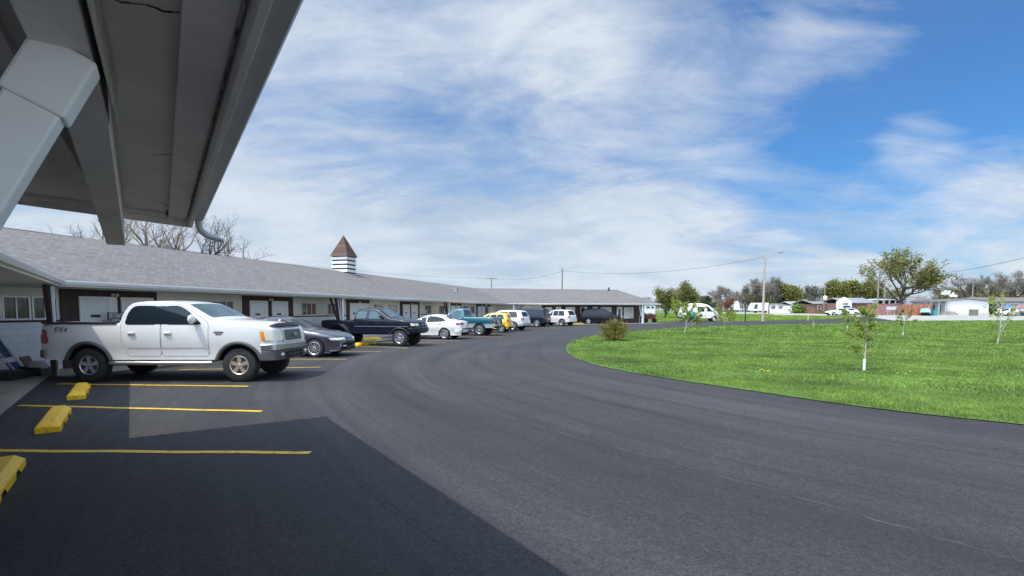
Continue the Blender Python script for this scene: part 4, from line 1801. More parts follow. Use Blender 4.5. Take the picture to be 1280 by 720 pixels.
# ---- lifted black extended-cab pickup with a stepside bed
bp_ = paint('black_car_paint', (0.008, 0.010, 0.018))
c3 = veh('pickup_truck', 'lifted black extended-cab pickup with bulging bed fenders and yellow kerb beneath', 'pickup truck',
         L=4.95, hw=.87, zb=1.29, zr=1.80, hr=.66, sill=.60, wheels=[(.80, .385), (3.98, .385)], ra=.47,
         T=[(0, .86), (.03, 1.02), (.08, 1.13), (.25, 1.20), (.7, 1.26), (1.25, 1.31), (1.85, 1.70), (2.0, 1.76), (2.3, 1.80), (2.8, 1.79), (3.02, 1.74), (3.12, 1.45), (3.16, 1.24), (3.2, 1.225), (4.86, 1.215), (4.92, 1.19), (4.95, .85)],
         tags=[(3.19, 4.88, 'pit')], nose=(.7, .12), tail=(.4, .05), er=.06)
c3.body(bp_, {'pit': well_m})
for sg in (1, -1):
    fd = c3.side_patch('door', [(1.42, .68), (2.42, .68), (2.42, 1.70), (2.08, 1.70), (1.68, 1.44), (1.42, 1.26)], bp_, .004, (sg,), 1, gap=.008)[0]
    c3.side_patch('window', [(1.66, 1.31), (2.36, 1.31), (2.36, 1.66), (2.12, 1.665), (1.86, 1.52)], glass_l, .01, (sg,), 1, parent=fd)
    c3.side_patch('window', [(2.50, 1.31), (3.06, 1.31), (3.0, 1.62), (2.9, 1.67), (2.50, 1.66)], glass_l, .01, (sg,), 1)
    c3.handle(fd, 2.28, 1.16, sg, bp_, .15)
    c3.side_patch('side_molding', [(.35, .93), (3.1, .93), (3.1, .955), (.35, .955)], mat('grey_line', (.22, .23, .27), .4), .006, (sg,), 0)
    hl = c3.end_patch('headlight', True, .97, 1.09, sg * .60, sg * 1.22, lamp_lens, .018, 8)
    c3.side_patch('tail_light', [(4.84, .88), (4.93, .88), (4.93, 1.12), (4.84, 1.12)], red_lens, .01, (sg,), 0)
    # bulging rear fender of the stepside bed
    fm = MB()
    rows = []
    for i in range(17):
        a = math.pi * i / 16
        row = []
        for r_, o_ in ((.485, .02), (.52, .17), (.60, .185), (.66, .12), (.69, .0)):
            s_, z_ = 3.98 - r_ * math.cos(a) * 1.12, .385 + r_ * math.sin(a) * 1.06
            row.append(fm.p((c3.L / 2 - s_, sg * (c3.hw - .02 + o_), max(z_, .46))))
        rows.append(row)
    for a_, b_ in zip(rows, rows[1:]):
        for j in range(4):
            fm.idx((a_[j], b_[j], b_[j + 1], a_[j + 1]))
    fm.build('rear_fender', bp_, c3.root, smooth=True)
c3.top_patch('windshield', 1.30, 1.86, -.92, .92, glass_l, .006)
c3.top_patch('rear_window', 3.05, 3.14, -.8, .8, glass_m, .006)
c3.flare(.80, .385, black_pl, .035)
c3.wheels_all(width=.27, rfrac=.58, spokes=6)
c3.bumper('front_bumper', True, .66, .88, .10, bp_, wrap=.4)
c3.bumper('rear_bumper', False, .62, .76, .10, chrome, wrap=.2)
gr = c3.end_patch('grille', True, .93, 1.11, -.55, .55, black_pl, .02, 7)
c3.end_patch('emblem', True, .99, 1.07, -.12, .12, chrome, .03, 5, parent=gr)
c3.mirrors(1.68, 1.34, black_pl, .2, .16)
c3.plate(False, .72)
q = at(499, 433.6)
place(c3.root, c3, (c3.L / 2 - .80, -c3.hw), (q.x, q.y), -13)

# ---- teal regular-cab pickup, nose-in
tp = paint('teal_car_paint', (0.006, 0.105, 0.130), .2)
c5 = veh('pickup_truck', 'teal pickup over silver lower panels, parked nose-in beside the white saloon', 'pickup truck',
         L=4.95, hw=.90, zb=1.28, zr=1.80, hr=.70, sill=.54, wheels=[(.85, .385), (3.85, .385)], ra=.47,
         T=[(0, .86), (.03, 1.02), (.10, 1.14), (.3, 1.2), (.7, 1.24), (1.30, 1.30), (1.86, 1.72), (2.02, 1.785), (2.3, 1.81), (2.55, 1.80), (2.68, 1.74), (2.74, 1.5), (2.78, 1.27), (2.82, 1.255), (4.84, 1.255), (4.92, 1.22), (4.95, .85)],
         tags=[(2.81, 4.86, 'pit')], nose=(.7, .12), tail=(.35, .04), er=.06)
c5.body(tp, {'pit': well_m}, lower=(.82, silver_low))
for sg in (1, -1):
    fd = c5.side_patch('door', [(1.48, .84), (2.62, .84), (2.62, 1.70), (2.12, 1.72), (1.72, 1.44), (1.48, 1.27)], tp, .004, (sg,), 1, gap=.008)[0]
    c5.side_patch('window', [(1.74, 1.30), (2.54, 1.30), (2.54, 1.68), (2.16, 1.69), (1.94, 1.55)], glass_l, .01, (sg,), 1, parent=fd)
    c5.handle(fd, 2.48, 1.14, sg, chrome, .15)
    c5.end_patch('tail_light', False, .86, 1.16, sg * .84, sg * 1.07, red_lens, .012, 5)
    c5.end_patch('headlight', True, .95, 1.10, sg * .6, sg * 1.1, lamp_lens, .012, 5)
c5.top_patch('windshield', 1.35, 1.88, -.92, .92, glass_l, .006)
c5.top_patch('rear_window', 2.69, 2.765, -.8, .8, glass_m, .006)
c5.wheels_all(width=.26, rfrac=.60, spokes=8)
c5.bumper('rear_bumper', False, .62, .78, .12, chrome, wrap=.2)
c5.bumper('front_bumper', True, .62, .80, .10, chrome, wrap=.4)
c5.mirrors(1.72, 1.34, chrome, .2, .16)
c5.plate(False, .80)
q = at(598.8, 420.0)
place(c5.root, c5, (c5.L / 2 - 3.85, c5.hw), (q.x, q.y), 180 - 16)


def wagon(name, label, cat, m, L, hw, H, zb=1.0, hood=1.0, wr=.34, s_ws=1.25, s_roof=2.0, s_tail=None, tail_rake=.35, glass=None, lower=None, spokes=5, sill=.28, bump=None, rim=None, pillars=2, hlz=None, ro=.88):
    """hatchback, estate, off-roader or van: a two-box outline"""
    st = s_tail or (L - tail_rake - .08)
    c = veh(name, label, cat, L=L, hw=hw, zb=zb, zr=H, hr=hw * .78, sill=sill, wheels=[(.86, wr), (L - ro, wr)], ra=wr + .07,
            T=[(0, .55), (.03, .72), (.10, hood - .14), (.3, hood - .07), (.75, hood - .01), (s_ws, hood + .06), (s_roof, H - .06), (s_roof + .3, H - .005), ((s_roof + st) / 2, H + .01), (st, H - .03), (st + .10, H - .08), (L - .09, zb + .04), (L - .04, zb - .08), (L, .60)],
            tags=[], nose=(.8, .18), tail=(.45, .08), er=.10, bulge=.04)
    c.body(m, lower=lower)
    g = glass or glass_m
    sb = [s_ws + .95, st - .18]
    wz0, wz1 = zb + .03, H - .11
    for sg in (1, -1):
        fd = c.side_patch('door', [(s_ws + .12, sill + .1), (sb[0], sill + .1), (sb[0], H - .09), (s_roof + .12, H - .09), (s_ws + .2, zb + .02)], m, .003, (sg,), 1, gap=.008)[0]
        c.side_patch('window', [(s_ws + .36, wz0), (sb[0] - .05, wz0), (sb[0] - .05, wz1), (s_roof + .14, wz1), ], g, .009, (sg,), 1, parent=fd)
        e0, e1 = sb[0] + .04, sb[1]
        n = pillars
        for i in range(n):
            a = e0 + (e1 - e0) * i / n + .03
            b = e0 + (e1 - e0) * (i + 1) / n - .03
            x2 = b + (.16 if i == n - 1 else 0)
            c.side_patch('window', [(a, wz0), (x2, wz0), (b, wz1), (a, wz1)], g, .009, (sg,), 1)
        c.handle(fd, sb[0] - .15, zb - .12, sg, m, .15)
        c.end_patch('tail_light', False, zb - .22, zb + .0, sg * .74, sg * 1.12, red_lens, .014, 6)
        z = hlz or hood - .26
        c.end_patch('headlight', True, z, z + .12, sg * .58, sg * 1.18, lamp_lens, .014, 7)
    c.top_patch('windshield', s_ws + .05, s_roof - .02, -.92, .92, g, .006)
    c.top_patch('rear_window', st + .13, L - .12, -.82, .82, g, .006)
    c.end_patch('grille', True, .62, hood - .20, -.5, .5, black_pl, .012, 6)
    bm_ = bump or dark_trim
    c.bumper('rear_bumper', False, .42, .62, .06, bm_, wrap=.35)
    c.bumper('front_bumper', True, .38, .60, .05, bm_, wrap=.5)
    c.mirrors(s_ws + .38, zb + .02, m, .2, .15)
    c.wheels_all(width=.22, rfrac=.64, spokes=spokes, rim=rim)
    c.plate(False, .74)
    return c


yp = paint('yellow_car_paint', (0.86, 0.46, 0.010))
c6 = wagon('hatchback_car', 'bright yellow hatchback parked nose-in behind the teal pickup tailgate', 'car', yp, 3.7, .82, 1.50, zb=1.0, hood=.98, wr=.30, tail_rake=.22, bump=yp, ro=.58)
q = at(626.5, 415.9)
place(c6.root, c6, (c6.L / 2 - (c6.L - .58), c6.hw), (q.x, q.y), 180 - 13)
c7 = wagon('suv_car', 'white off-roader with silver lower panels and grey rear bumper beside the yellow hatchback', 'car', wp, 4.45, .90, 1.70, zb=1.08, hood=1.08, wr=.37, sill=.38, tail_rake=.34, lower=(.62, silver_low), bump=silver_low)
q = at(641, 413.6)
place(c7.root, c7, (c7.L / 2 - (c7.L - .88), c7.hw), (q.x, q.y), 180 - 26)
sp = MB()
sp.lathe([(.30, -.02), (.33, .0), (.33, .10), (.30, .13), (.05, .14)], 24, 0, 'x')
navy = paint('navy_car_paint', (0.006, 0.012, 0.028))
c8 = wagon('van_car', 'dark navy van with tinted windows, red tail lamps and silver wheels', 'van', navy, 4.95, .98, 1.88, zb=1.12, hood=1.12, wr=.37, sill=.36, tail_rake=.22, bump=navy, pillars=2)
q = at(670.8, 408.9)
place(c8.root, c8, (c8.L / 2 - (c8.L - .88), c8.hw), (q.x, q.y), 180 - 24)
pearl = paint('pearl_car_paint', (0.66, 0.62, 0.58))
c9 = wagon('suv_car', 'small cream-white off-roader parked nose-in beside the dark navy van', 'car', pearl, 4.3, .88, 1.70, zb=1.04, hood=1.04, wr=.36, sill=.36, tail_rake=.45, bump=pearl)
q = at(702, 407.6)
place(c9.root, c9, (c9.L / 2 - (c9.L - .88), c9.hw), (q.x, q.y), 180 - 40)
blackv = paint('black_van_paint', (0.006, 0.008, 0.014))
c10 = wagon('minivan_car', 'black minivan side-on in front of the brown far wing', 'van', blackv, 4.85, .94, 1.76, zb=1.06, hood=1.02, wr=.34, s_ws=1.0, s_roof=2.0, tail_rake=.35, bump=blackv, pillars=2)
q = at(735.5, 405.4)
place(c10.root, c10, (c10.L / 2 - (c10.L - .88), -c10.hw), (q.x, q.y), -4)

# ---- white camper van by the drive, with teal gear at its tail
cvm = paint('white_van_paint', (0.78, 0.77, 0.72))
c11 = Car(thing('camper_van', 'white camper van with pale yellow pillars and side door open strip, beside the drive', 'van'),
          L=5.3, hw=.98, zb=1.25, zr=2.35, hr=.84, sill=.42, wheels=[(.95, .36), (4.2, .36)], ra=.44,
          T=[(0, .70), (.04, .95), (.12, 1.10), (.4, 1.2), (.75, 1.34), (1.35, 1.95), (1.8, 2.22), (2.3, 2.33), (3.2, 2.38), (4.2, 2.33), (4.7, 2.12), (5.05, 1.70), (5.22, 1.2), (5.3, .70)],
          tags=[], nose=(.8, .2), tail=(.9, .18), er=.16)
c11.body(cvm)
cream = mat('cream_trim', (.62, .52, .30), .5)
for sg in (1, -1):
    fd = c11.side_patch('door', [(.95, .50), (1.95, .50), (1.95, 1.95), (1.62, 1.95), (.98, 1.25)], cvm, .004, (sg,), 1, gap=.009)[0]
    c11.side_patch('window', [(1.10, 1.28), (1.86, 1.28), (1.86, 1.88), (1.62, 1.88)], glass_m, .012, (sg,), 1, parent=fd)
    c11.side_patch('pillar_trim', [(1.97, .5), (2.10, .5), (2.10, 2.0), (1.97, 2.0)], cream, .010, (sg,), 0)
    c11.side_patch('window', [(2.16, 1.28), (3.05, 1.28), (3.05, 1.92), (2.16, 1.92)], glass_m, .012, (sg,), 1)
    c11.side_patch('pillar_trim', [(3.12, .6), (3.28, .6), (3.28, 2.0), (3.12, 2.0)], cream, .010, (sg,), 0)
    c11.side_patch('lower_panel', [(3.3, .52), (3.72, .52), (3.72, 1.0), (3.3, 1.0)], black_pl, .008, (sg,), 0)
    c11.end_patch('tail_light', False, .9, 1.15, sg * .8, sg * 1.1, red_lens, .012, 5)
    c11.end_patch('headlight', True, .86, 1.02, sg * .5, sg * .95, lamp_lens, .012, 5)
c11.top_patch('windshield', .80, 1.40, -.92, .92, glass_m, .006)
c11.bumper('front_bumper', True, .45, .62, .08, black_pl)
c11.bumper('rear_bumper', False, .45, .62, .08, black_pl)
c11.wheels_all(width=.22, spokes=5)
c11.mirrors(1.1, 1.3, black_pl)
q = at(893, 402.2)
place(c11.root, c11, (c11.L / 2 - .95, -c11.hw), (q.x, q.y + .15), -8)
tg_ = thing('equipment_cover', 'teal tarpaulin bundle on wheels at the tail of the white camper van', 'covered trailer', (0, 0, 0))
q = at(863.5, 402.2)
tg_.location = (q.x, q.y - .2, gz(q.x, q.y) + .01)
tl = mat('teal_tarp', (.03, .17, .19), .6, var=.3, vscale=4)
mb = MB()
mb.ball((0, 0, .85), .62, 14, 9, 0, (1, 1, .95))
mb.ball((.45, 0, .62), .42, 12, 8, 0, (1, 1, .8))
mb.build('cover', tl, tg_, smooth=True)
for x in (-.4, .45):
    mb = MB()
    mb.lathe([(.05, -.5), (.2, -.5), (.24, -.45), (.24, .45), (.2, .5), (.05, .5)], 18, 0, 'y', (0, 0, 0))
    mb.build('wheel', black_rub, tg_, loc=(x, 0, .24), smooth=True)

# ---- low red trailer at the end of the far wing, and a big old wheel leaning there
q = at(812, 403.2)
rt = thing('utility_trailer', 'low red wheeled trailer with a white plate at the far wing corner', 'trailer', (q.x, q.y, gz(q.x, q.y) + .01), R(-20))
redp = paint('red_car_paint', (.26, .028, .022))
mb = MB()
mb.prism([(-.75, .42), (.72, .42), (.78, .95), (.45, 1.05), (-.2, 1.02), (-.75, .86)], -.62, .62, 0)
mb.build('body', redp, rt, bevel=.05)
mb = MB()
mb.box(-.3, .3, -.45, .45, 1.03, 1.12)
mb.ball((.1, 0, 1.1), .2, 10, 6, 0, (1.4, 1, .6))
mb.build('seat', mat('pale_vinyl', (.55, .5, .48), .5), rt, smooth=True)
for sg in (1, -1):
    for x in (.55, -.5):
        mb = MB()
        mb.lathe([(.1, -.08), (.26, -.08), (.28, -.05), (.28, .05), (.26, .08), (.1, .08)], 18, 0, 'y')
        mb.build('wheel', black_rub, rt, loc=(x, sg * .58, .28), smooth=True)
mb = MB()
mb.box(.775, .795, -.15, .15, .55, .70)
mb.build('licence_plate', plate_m, rt)
q = at(804.5, 403.3)
lw = thing('wagon_wheel', 'large dark wagon wheel leaning at the white corner of the far wing', 'wheel', (q.x, q.y, gz(q.x, q.y) + .02), R(20))
mb = MB()
wood = mat('old_wood', (.16, .11, .07), .8, var=.3)
Xr = Matrix.Rotation(R(-14), 4, 'X') @ Matrix.Translation((0, 0, .66))
mb.X = Xr
for i in range(28):
    a0, a1 = 2 * math.pi * i / 28, 2 * math.pi * (i + 1) / 28
    mb.bar((.60 * math.cos(a0), 0, .60 * math.sin(a0)), (.60 * math.cos(a1), 0, .60 * math.sin(a1)), .12, .10, 0, up=(0, 1, 0))
rimo = mb.build('rim', mat('iron_black', (.03, .03, .03), .7), lw)
mb = MB()
mb.X = Xr
for i in range(10):
    a0 = 2 * math.pi * i / 10
    mb.bar((.08 * math.cos(a0), 0, .08 * math.sin(a0)), (.58 * math.cos(a0), 0, .58 * math.sin(a0)), .05, .05, 0, up=(0, 1, 0))
mb.lathe([(.02, -.12), (.1, -.12), (.12, 0), (.1, .12), (.02, .12)], 12, 0, 'y')
mb.build('spokes', wood, lw)

# ================================================================== WHEEL STOPS
stop_y = mat('wheel_stop_paint', (0.92, 0.53, 0.008), .5, var=.08, vscale=3, bump=.3, bscale=60, stain=(8, .57, (.42, .27, .05)))


def stop_mesh():
    mb = MB()
    L2, ch = .92, .16
    sec = [(-.15, 0), (-.15, .085), (-.085, .165), (.085, .165), (.15, .085), (.15, 0)]
    def ring(x, k):
        return [mb.p((x, a * (1 if b < .1 else k), b * (1 if b < .1 else k))) for a, b in sec]
    rs = []
    for x, k in ((-L2, .55), (-L2 + ch, 1), (-.55, 1), (-.5, 1), (-.3, 1), (-.25, 1), (.25, 1), (.3, 1), (.5, 1), (.55, 1), (L2 - ch, 1), (L2, .55)):
        rs.append(ring(x, k))
    # drain notches: lift the lowest edge
    for i in (3, 4, 7, 8):
        for j in (0, 5):
            v = mb.v[rs[i][j]]
            mb.v[rs[i][j]] = (v[0], v[1] * .96, .05)
    for a, b in zip(rs, rs[1:]):
        for j in range(5):
            mb.idx((a[j], a[j + 1], b[j + 1], b[j]))
    mb.idx(rs[0])
    mb.idx(rs[-1][::-1])
    return mb


st0 = stop_mesh().build('wheel_stop', stop_y, bevel=.012)
ad = math.degrees(math.atan2(DIR_A.y, DIR_A.x))
spots = []
a, b = xy(66, 541), xy(85, 519)
spots.append(((a + b) / 2 + Vector((-.12, .03)), 'yellow wheel stop, middle one of the three lying by the concrete walk'))
a, b = xy(90, 501), xy(108, 486)
spots.append(((a + b) / 2, 'yellow wheel stop closest to the white pickup rear wheel, on the bay beside it'))
spots.append((xy(-10, 612), 'yellow wheel stop cut by the picture edge beside the longest yellow line'))
spots.append((xy(458, 425.5), 'yellow wheel stop under the lifted black pickup'))
spots.append((xy(456, 431.5), 'small yellow stop showing behind the slate saloon nose'))
spots.append((xy(722, 405.3), 'yellow kerb stop behind the cream off-roader'))
spots.append((xy(757, 404.6), 'yellow kerb stop showing under the black minivan'))
bd_ = math.degrees(math.atan2(DIR_B.y, DIR_B.x))
cd_ = math.degrees(math.atan2(DIR_C.y, DIR_C.x))
rots = [ad, ad, ad, bd_ - 30, bd_, cd_, cd_]
for i, ((p, lab), rz) in enumerate(zip(spots, rots)):
    o = st0 if i == 0 else st0.copy()
    if i:
        COL.objects.link(o)
    o.location = (p.x, p.y, gz(p.x, p.y) + .009)
    o.rotation_euler = (0, 0, R(rz))
    o.scale = (.93, .93, .93)
    if i == 3:
        o.scale = (1.0, 1.0, 1.0)
    tag(o, lab, 'wheel stop', 'yellow wheel stops of the parking bays')

# ================================================================== ODDS AND ENDS on the walk
# clutter leaning near the white wall at the left edge
wy = 13.6


def on_floor(px, py):
    q = at(px, py)
    return Vector((q.x, q.y, .034))


q = on_floor(20, 473)
lad = thing('folding_chair', 'folded lawn chair with striped blue fabric leaning at the white block wall', 'chair', (q.x, q.y, .034), R(18))
mb = MB()
for y in (-.25, .25):
    mb.tube([(.10, y, 0), (-.42, y, .98), (-.46, y, 1.02)], .018, 8)
    mb.tube([(.22, y * .9, .0), (-.34, y * .9, .86)], .016, 8)
mb.tube([(-.46, -.25, 1.02), (-.46, .25, 1.02)], .018, 8)
mb.build('frame', alu, lad, smooth=True)
mb = MB()
mb.face([(-.16, -.24, .50), (-.16, .24, .50), (-.40, .24, .95), (-.40, -.24, .95)])
mb.face([(.04, -.24, .14), (.04, .24, .14), (-.09, .24, .37), (-.09, -.24, .37)])
fab = mat('striped_fabric', (.035, .045, .10), .8, brick=('YZ', .09, 5, .016, 5.0, .6))
o = mb.build('seat_fabric', fab, lad)
md = o.modifiers.new('solid', 'SOLIDIFY')
md.thickness = .02
q = on_floor(31, 470.5)
mb = MB()
mb.X = Matrix.Rotation(R(-26), 4, 'Y')
mb.box(-.015, .015, -.22, .22, 0, .52)
tag(mb.build('wooden_board', mat('brown_board', (.22, .10, .06), .7, var=.2), loc=(q.x + .1, q.y + .2, .04), rz=R(18)), 'short brown wooden board leaning beside the folded lawn chair', 'board')
q = on_floor(31.5, 471.5)
mb = MB()
mb.lathe([(.02, 0), (.16, 0), (.20, .10), (.20, .26), (.14, .37), (.02, .38)], 18)
tag(mb.build('stool_cushion', mat('grey_cushion', (.42, .41, .40), .8, var=.15), loc=(q.x + .25, q.y + .1, .036), smooth=True), 'pale grey rounded bucket between lawn chair and black box', 'bucket')
q = on_floor(43, 471)
mb = MB()
mb.prism([(-.33, 0), (.33, 0), (.31, .17), (.22, .22), (-.25, .25), (-.33, .2)], -.2, .2)
tag(mb.build('storage_box', black_pl, loc=(q.x, q.y, .036), rz=R(4), bevel=.02), 'low black plastic box on the walk against the white wall', 'box')
q = on_floor(8, 476)
mb = MB()
mb.prism([(-.35, 0), (.35, 0), (.3, .2), (-.3, .22)], -.25, .25)
tag(mb.build('storage_bin', black_pl, loc=(q.x, q.y, .036), bevel=.02), 'dark bin under the folded lawn chair at the picture edge', 'bin')

# lattice bench by the first door
wx = (on_wall(121, E_AB, DIR_B), on_wall(150, E_AB, DIR_B))
n = nrm(DIR_B)
p = E_AB + n * (SET - .55) + DIR_B * ((wx[0] + wx[1]) / 2 + .35)
be = thing('patio_rack', 'white and dark scrolled metal rack outside the first brown bay, behind the white pickup bed', 'rack', (p.x, p.y, .034), math.atan2(DIR_B.y, DIR_B.x))
iron = mat('wrought_iron', (.05, .05, .055), .5)
wi = mat('white_iron', (.62, .63, .66), .5)
for sg in (-1, 1):
    mb = MB()
    mb.tube([(sg * .62, -.28, 0), (sg * .62, -.28, .62), (sg * .62, .2, .64)], .022, 8)
    mb.build('arm', iron, be, smooth=True)
    mb = MB()
    mb.tube([(sg * .60, .25, 0), (sg * .60, .25, 1.62)], .022, 8)
    mb.build('leg', iron, be, smooth=True)
mb = MB()
for i in range(7):
    mb.bar((-.62, -.26 + i * .085, .44), (.62, -.26 + i * .085, .44), .05, .02)
mb.build('seat', iron, be)
mb = MB()
for z in (1.28, 1.42, 1.60):
    mb.bar((-.6, .25, z), (.6, .25, z), .02, .022, 0)
rng = random.Random(3)
for z0, z1 in ((1.28, 1.42), (1.42, 1.60)):
    for i in range(10):
        x = -.55 + i * .122
        m_ = rng.choice((0, 1, 1))
        mb.tube([(x + .055 * math.cos(t * .7), .25, (z0 + z1) / 2 + .06 * math.sin(t * .7)) for t in range(10)], .012, 5, m_)
        mb.bar((x + .06, .25, z0), (x - .02, .25, z1), .018, .018, 1)
mb.build('backrest', [iron, wi], be)

# ================================================================== VEGETATION
bark = mat('bark', (.060, .050, .040), .9, var=.35, vscale=6, bump=.5, bscale=30)
bark_g = mat('grey_bark', (.14, .125, .11), .9, var=.35, vscale=6)
bark_t = mat('tan_bark', (.24, .17, .11), .9, var=.3, vscale=4)
bark_w = mat('pale_stem', (.42, .38, .30), .8, var=.2, vscale=8)
twig_b = mat('brown_twigs', (.165, .140, .112), .9, island=.3, col2=(.24, .21, .17))
twig_d = mat('dark_twigs', (.085, .070, .060), .9, island=.3, col2=(.13, .11, .095))
twig_r = mat('reddish_twigs', (.30, .15, .10), .9, island=.3, col2=(.25, .18, .09))
leaf_o = mat('olive_leaves', (.14, .165, .026), .7, island=.35, col2=(.23, .215, .05), trans=.35)
leaf_g = mat('spring_leaves', (.11, .20, .022), .6, island=.35, col2=(.19, .25, .04), trans=.35)
leaf_d = mat('dark_leaves', (.020, .045, .016), .7, island=.35, col2=(.035, .06, .02), trans=.1)
leaf_b = mat('bush_leaves', (.10, .15, .018), .6, island=.4, col2=(.26, .175, .03), trans=.35)
leaf_t = mat('tan_leaves', (.26, .19, .09), .8, island=.3, col2=(.18, .12, .05))
leaf_a = mat('sapling_leaves', (.19, .27, .028), .6, island=.3, col2=(.30, .33, .055), trans=.35)


def grow(rng, h, r0, trunk=.35, levels=3, kids=(7, 5, 4), ang=(45, 40, 40), ratio=(.62, .55, .5), up=.25, wob=.12, n0=7, lean=0.0, first=.35, flat=0.0):
    """branch skeleton: list of (points, radii, level)"""
    out = []

    def branch(p, d, ln, r, lv):
        n = max(3, n0 - lv * 2)
        pts, rad = [p.copy()], [r]
        q, dd = p.copy(), d.normalized()
        for i in range(n):
            dd = (dd + Vector((rng.gauss(0, wob), rng.gauss(0, wob), rng.gauss(0, wob) + up * .3 * (lv > 0)))).normalized()
            q = q + dd * (ln / n)
            pts.append(q.copy())
            rad.append(max(.003, r * (1 - .80 * (i + 1) / n)))
        out.append((pts, rad, lv))
        if lv >= levels:
            return
        k = kids[lv]
        for j in range(k):
            t = first + (1 - first) * (j + rng.random()) / k if lv == 0 else .25 + .75 * (j + rng.random()) / k
            t = min(t, .98)
            f = t * n
            i = min(int(f), n - 1)
            pp = pts[i].lerp(pts[i + 1], f - i)
            ax = (pts[i + 1] - pts[i]).normalized()
            az = rng.uniform(0, 2 * math.pi) + j * 2.4
            o = ax.orthogonal().normalized()
            o = Matrix.Rotation(az, 3, ax) @ o
            a = R(ang[lv] + rng.uniform(-12, 12))
            nd = ax * math.cos(a) + o * math.sin(a)
            nd.z = nd.z * (1 - flat) + up * .4
            l2 = ln * ratio[lv] * (1.15 - .55 * t if lv == 0 else 1 - .4 * t) * rng.uniform(.75, 1.15)
            branch(pp, nd, l2, max(.004, rad[i] * .62), lv + 1)
    branch(Vector((0, 0, -.05)), Vector((lean, 0, 1)), h * trunk if trunk > 1 else h * trunk / .35 * .8, r0, 0)
    return out


def skel_mesh(sk, sides=(7, 5, 4, 3, 3), maxlv=9):
    mb = MB()
    for pts, rad, lv in sk:
        if lv <= maxlv:
            mb.tube(pts, rad, sides[min(lv, 4)], 0, cap=False)
    return mb


def add_twigs(mb, rng, sk, lv_min, n, ln, w, mi=0, droop=0.0, spread=.9):
    for pts, rad, lv in sk:
        if lv < lv_min:
            continue
        for _ in range(n):
            i = rng.randrange(1, len(pts))
            p = pts[i - 1].lerp(pts[i], rng.random())
            d = ((pts[i] - pts[i - 1]).normalized() + Vector((rng.gauss(0, spread), rng.gauss(0, spread), rng.gauss(0, spread) - droop))).normalized()
            q = p + d * ln * rng.uniform(.5, 1.3)
            s = d.orthogonal().normalized()
            s = Matrix.Rotation(rng.uniform(0, 6.28), 3, d) @ s * w
            mb.face([p - s, p + s, q], mi)
            # fork
            if rng.random() < .6:
                p2 = p.lerp(q, .5)
                d2 = (d + Vector((rng.gauss(0, .6), rng.gauss(0, .6), rng.gauss(0, .6)))).normalized()
                mb.face([p2 - s * .7, p2 + s * .7, p2 + d2 * ln * .5], mi)


def add_leaves(mb, rng, sk, lv_min, n, size, rad, mi=0, tip=0.3, zf=1.0, asp=.55):
    for pts, r_, lv in sk:
        if lv < lv_min:
            continue
        for _ in range(n):
            t = tip + (1 - tip) * rng.random()
            f = t * (len(pts) - 1)
            i = min(int(f), len(pts) - 2)
            p = pts[i].lerp(pts[i + 1], f - i) + Vector((rng.gauss(0, rad), rng.gauss(0, rad), rng.gauss(0, rad * zf)))
            s = size * rng.uniform(.6, 1.3)
            a = Vector((rng.gauss(0, 1), rng.gauss(0, 1), rng.gauss(0, .6))).normalized()
            b = a.orthogonal().normalized()
            b = Matrix.Rotation(rng.uniform(0, 6.28), 3, a) @ b
            mb.face([p - a * s, p + b * s * asp, p + a * s, p - b * s * asp], mi)


def tree(name, label, loc, sk, trunk_m, crown, crown_m, maxlv=9, group=None, rz=0.0, cat='tree', cname='crown'):
    root = thing(name, label, cat, (loc[0], loc[1], gz(loc[0], loc[1])), rz, group)
    skel_mesh(sk, maxlv=maxlv).build('trunk', trunk_m, root, smooth=True)
    if crown is not None:
        crown.build(cname, crown_m, root, fix=False)
    return root


def height_of(sk):
    return max(p.z for pts, _, _ in sk for p in pts)


def fit(sk, h, w=None):
    """scale a skeleton to a height (and width)"""
    zh = height_of(sk)
    kz = h / zh
    if w:
        tp = [pts[-1] for pts, _, lv in sk if lv >= 1]
        mx_ = sum(p.x for p in tp) / len(tp)
        xs_ = sorted(abs(p.x - mx_) for pts, _, lv in sk if lv >= 1 for p in pts)
        cw_ = xs_[int(len(xs_) * .97)] * 2
        kx = w / cw_
    else:
        kx = kz
    tips = [pts[-1] for pts, _, lv in sk if lv >= 2] or [pts[-1] for pts, _, lv in sk]
    cx, cy = sum(p.x for p in tips) / len(tips), sum(p.y for p in tips) / len(tips)
    zm = sum(p.z for p in tips) / len(tips)
    return [([Vector(((p.x - cx * min(1, p.z / zm)) * kx, (p.y - cy * min(1, p.z / zm)) * kx, p.z * kz)) for p in pts], rad, lv) for pts, rad, lv in sk]


def bare_tree(seed, label, px_c, py_top, width_px, y, m=None, tm=None, twn=7, tww=.02, tl=.8, base_y=None, name='bare_tree', group=None, leaves=None, leafm=None, **k):
    rng = random.Random(seed)
    p = at_y(px_c, 390, y)
    g = gz(p.x, p.y)
    top = at_y(px_c, py_top, y)
    h = top.z - g
    w = width_px * y / F
    kk = dict(levels=3, kids=(9, 7, 5), ang=(48, 42, 40), ratio=(.70, .55, .5), up=.30, first=.28)
    kk.update(k)
    r0 = kk.pop('r0', .035 * h)
    sk = grow(rng, h, r0, **kk)
    sk = fit(sk, h * .96, w * .9)
    mb = MB()
    add_twigs(mb, rng, sk, 2, twn, tl, tww, 0)
    mats = [m or twig_b]
    if leaves:
        n, size, rad = leaves
        add_leaves(mb, rng, sk, 2, n, size, rad, 1)
        mats.append(leafm or leaf_o)
    return tree(name, label, (p.x, p.y), sk, tm or bark, mb, mats, maxlv=3, group=group)


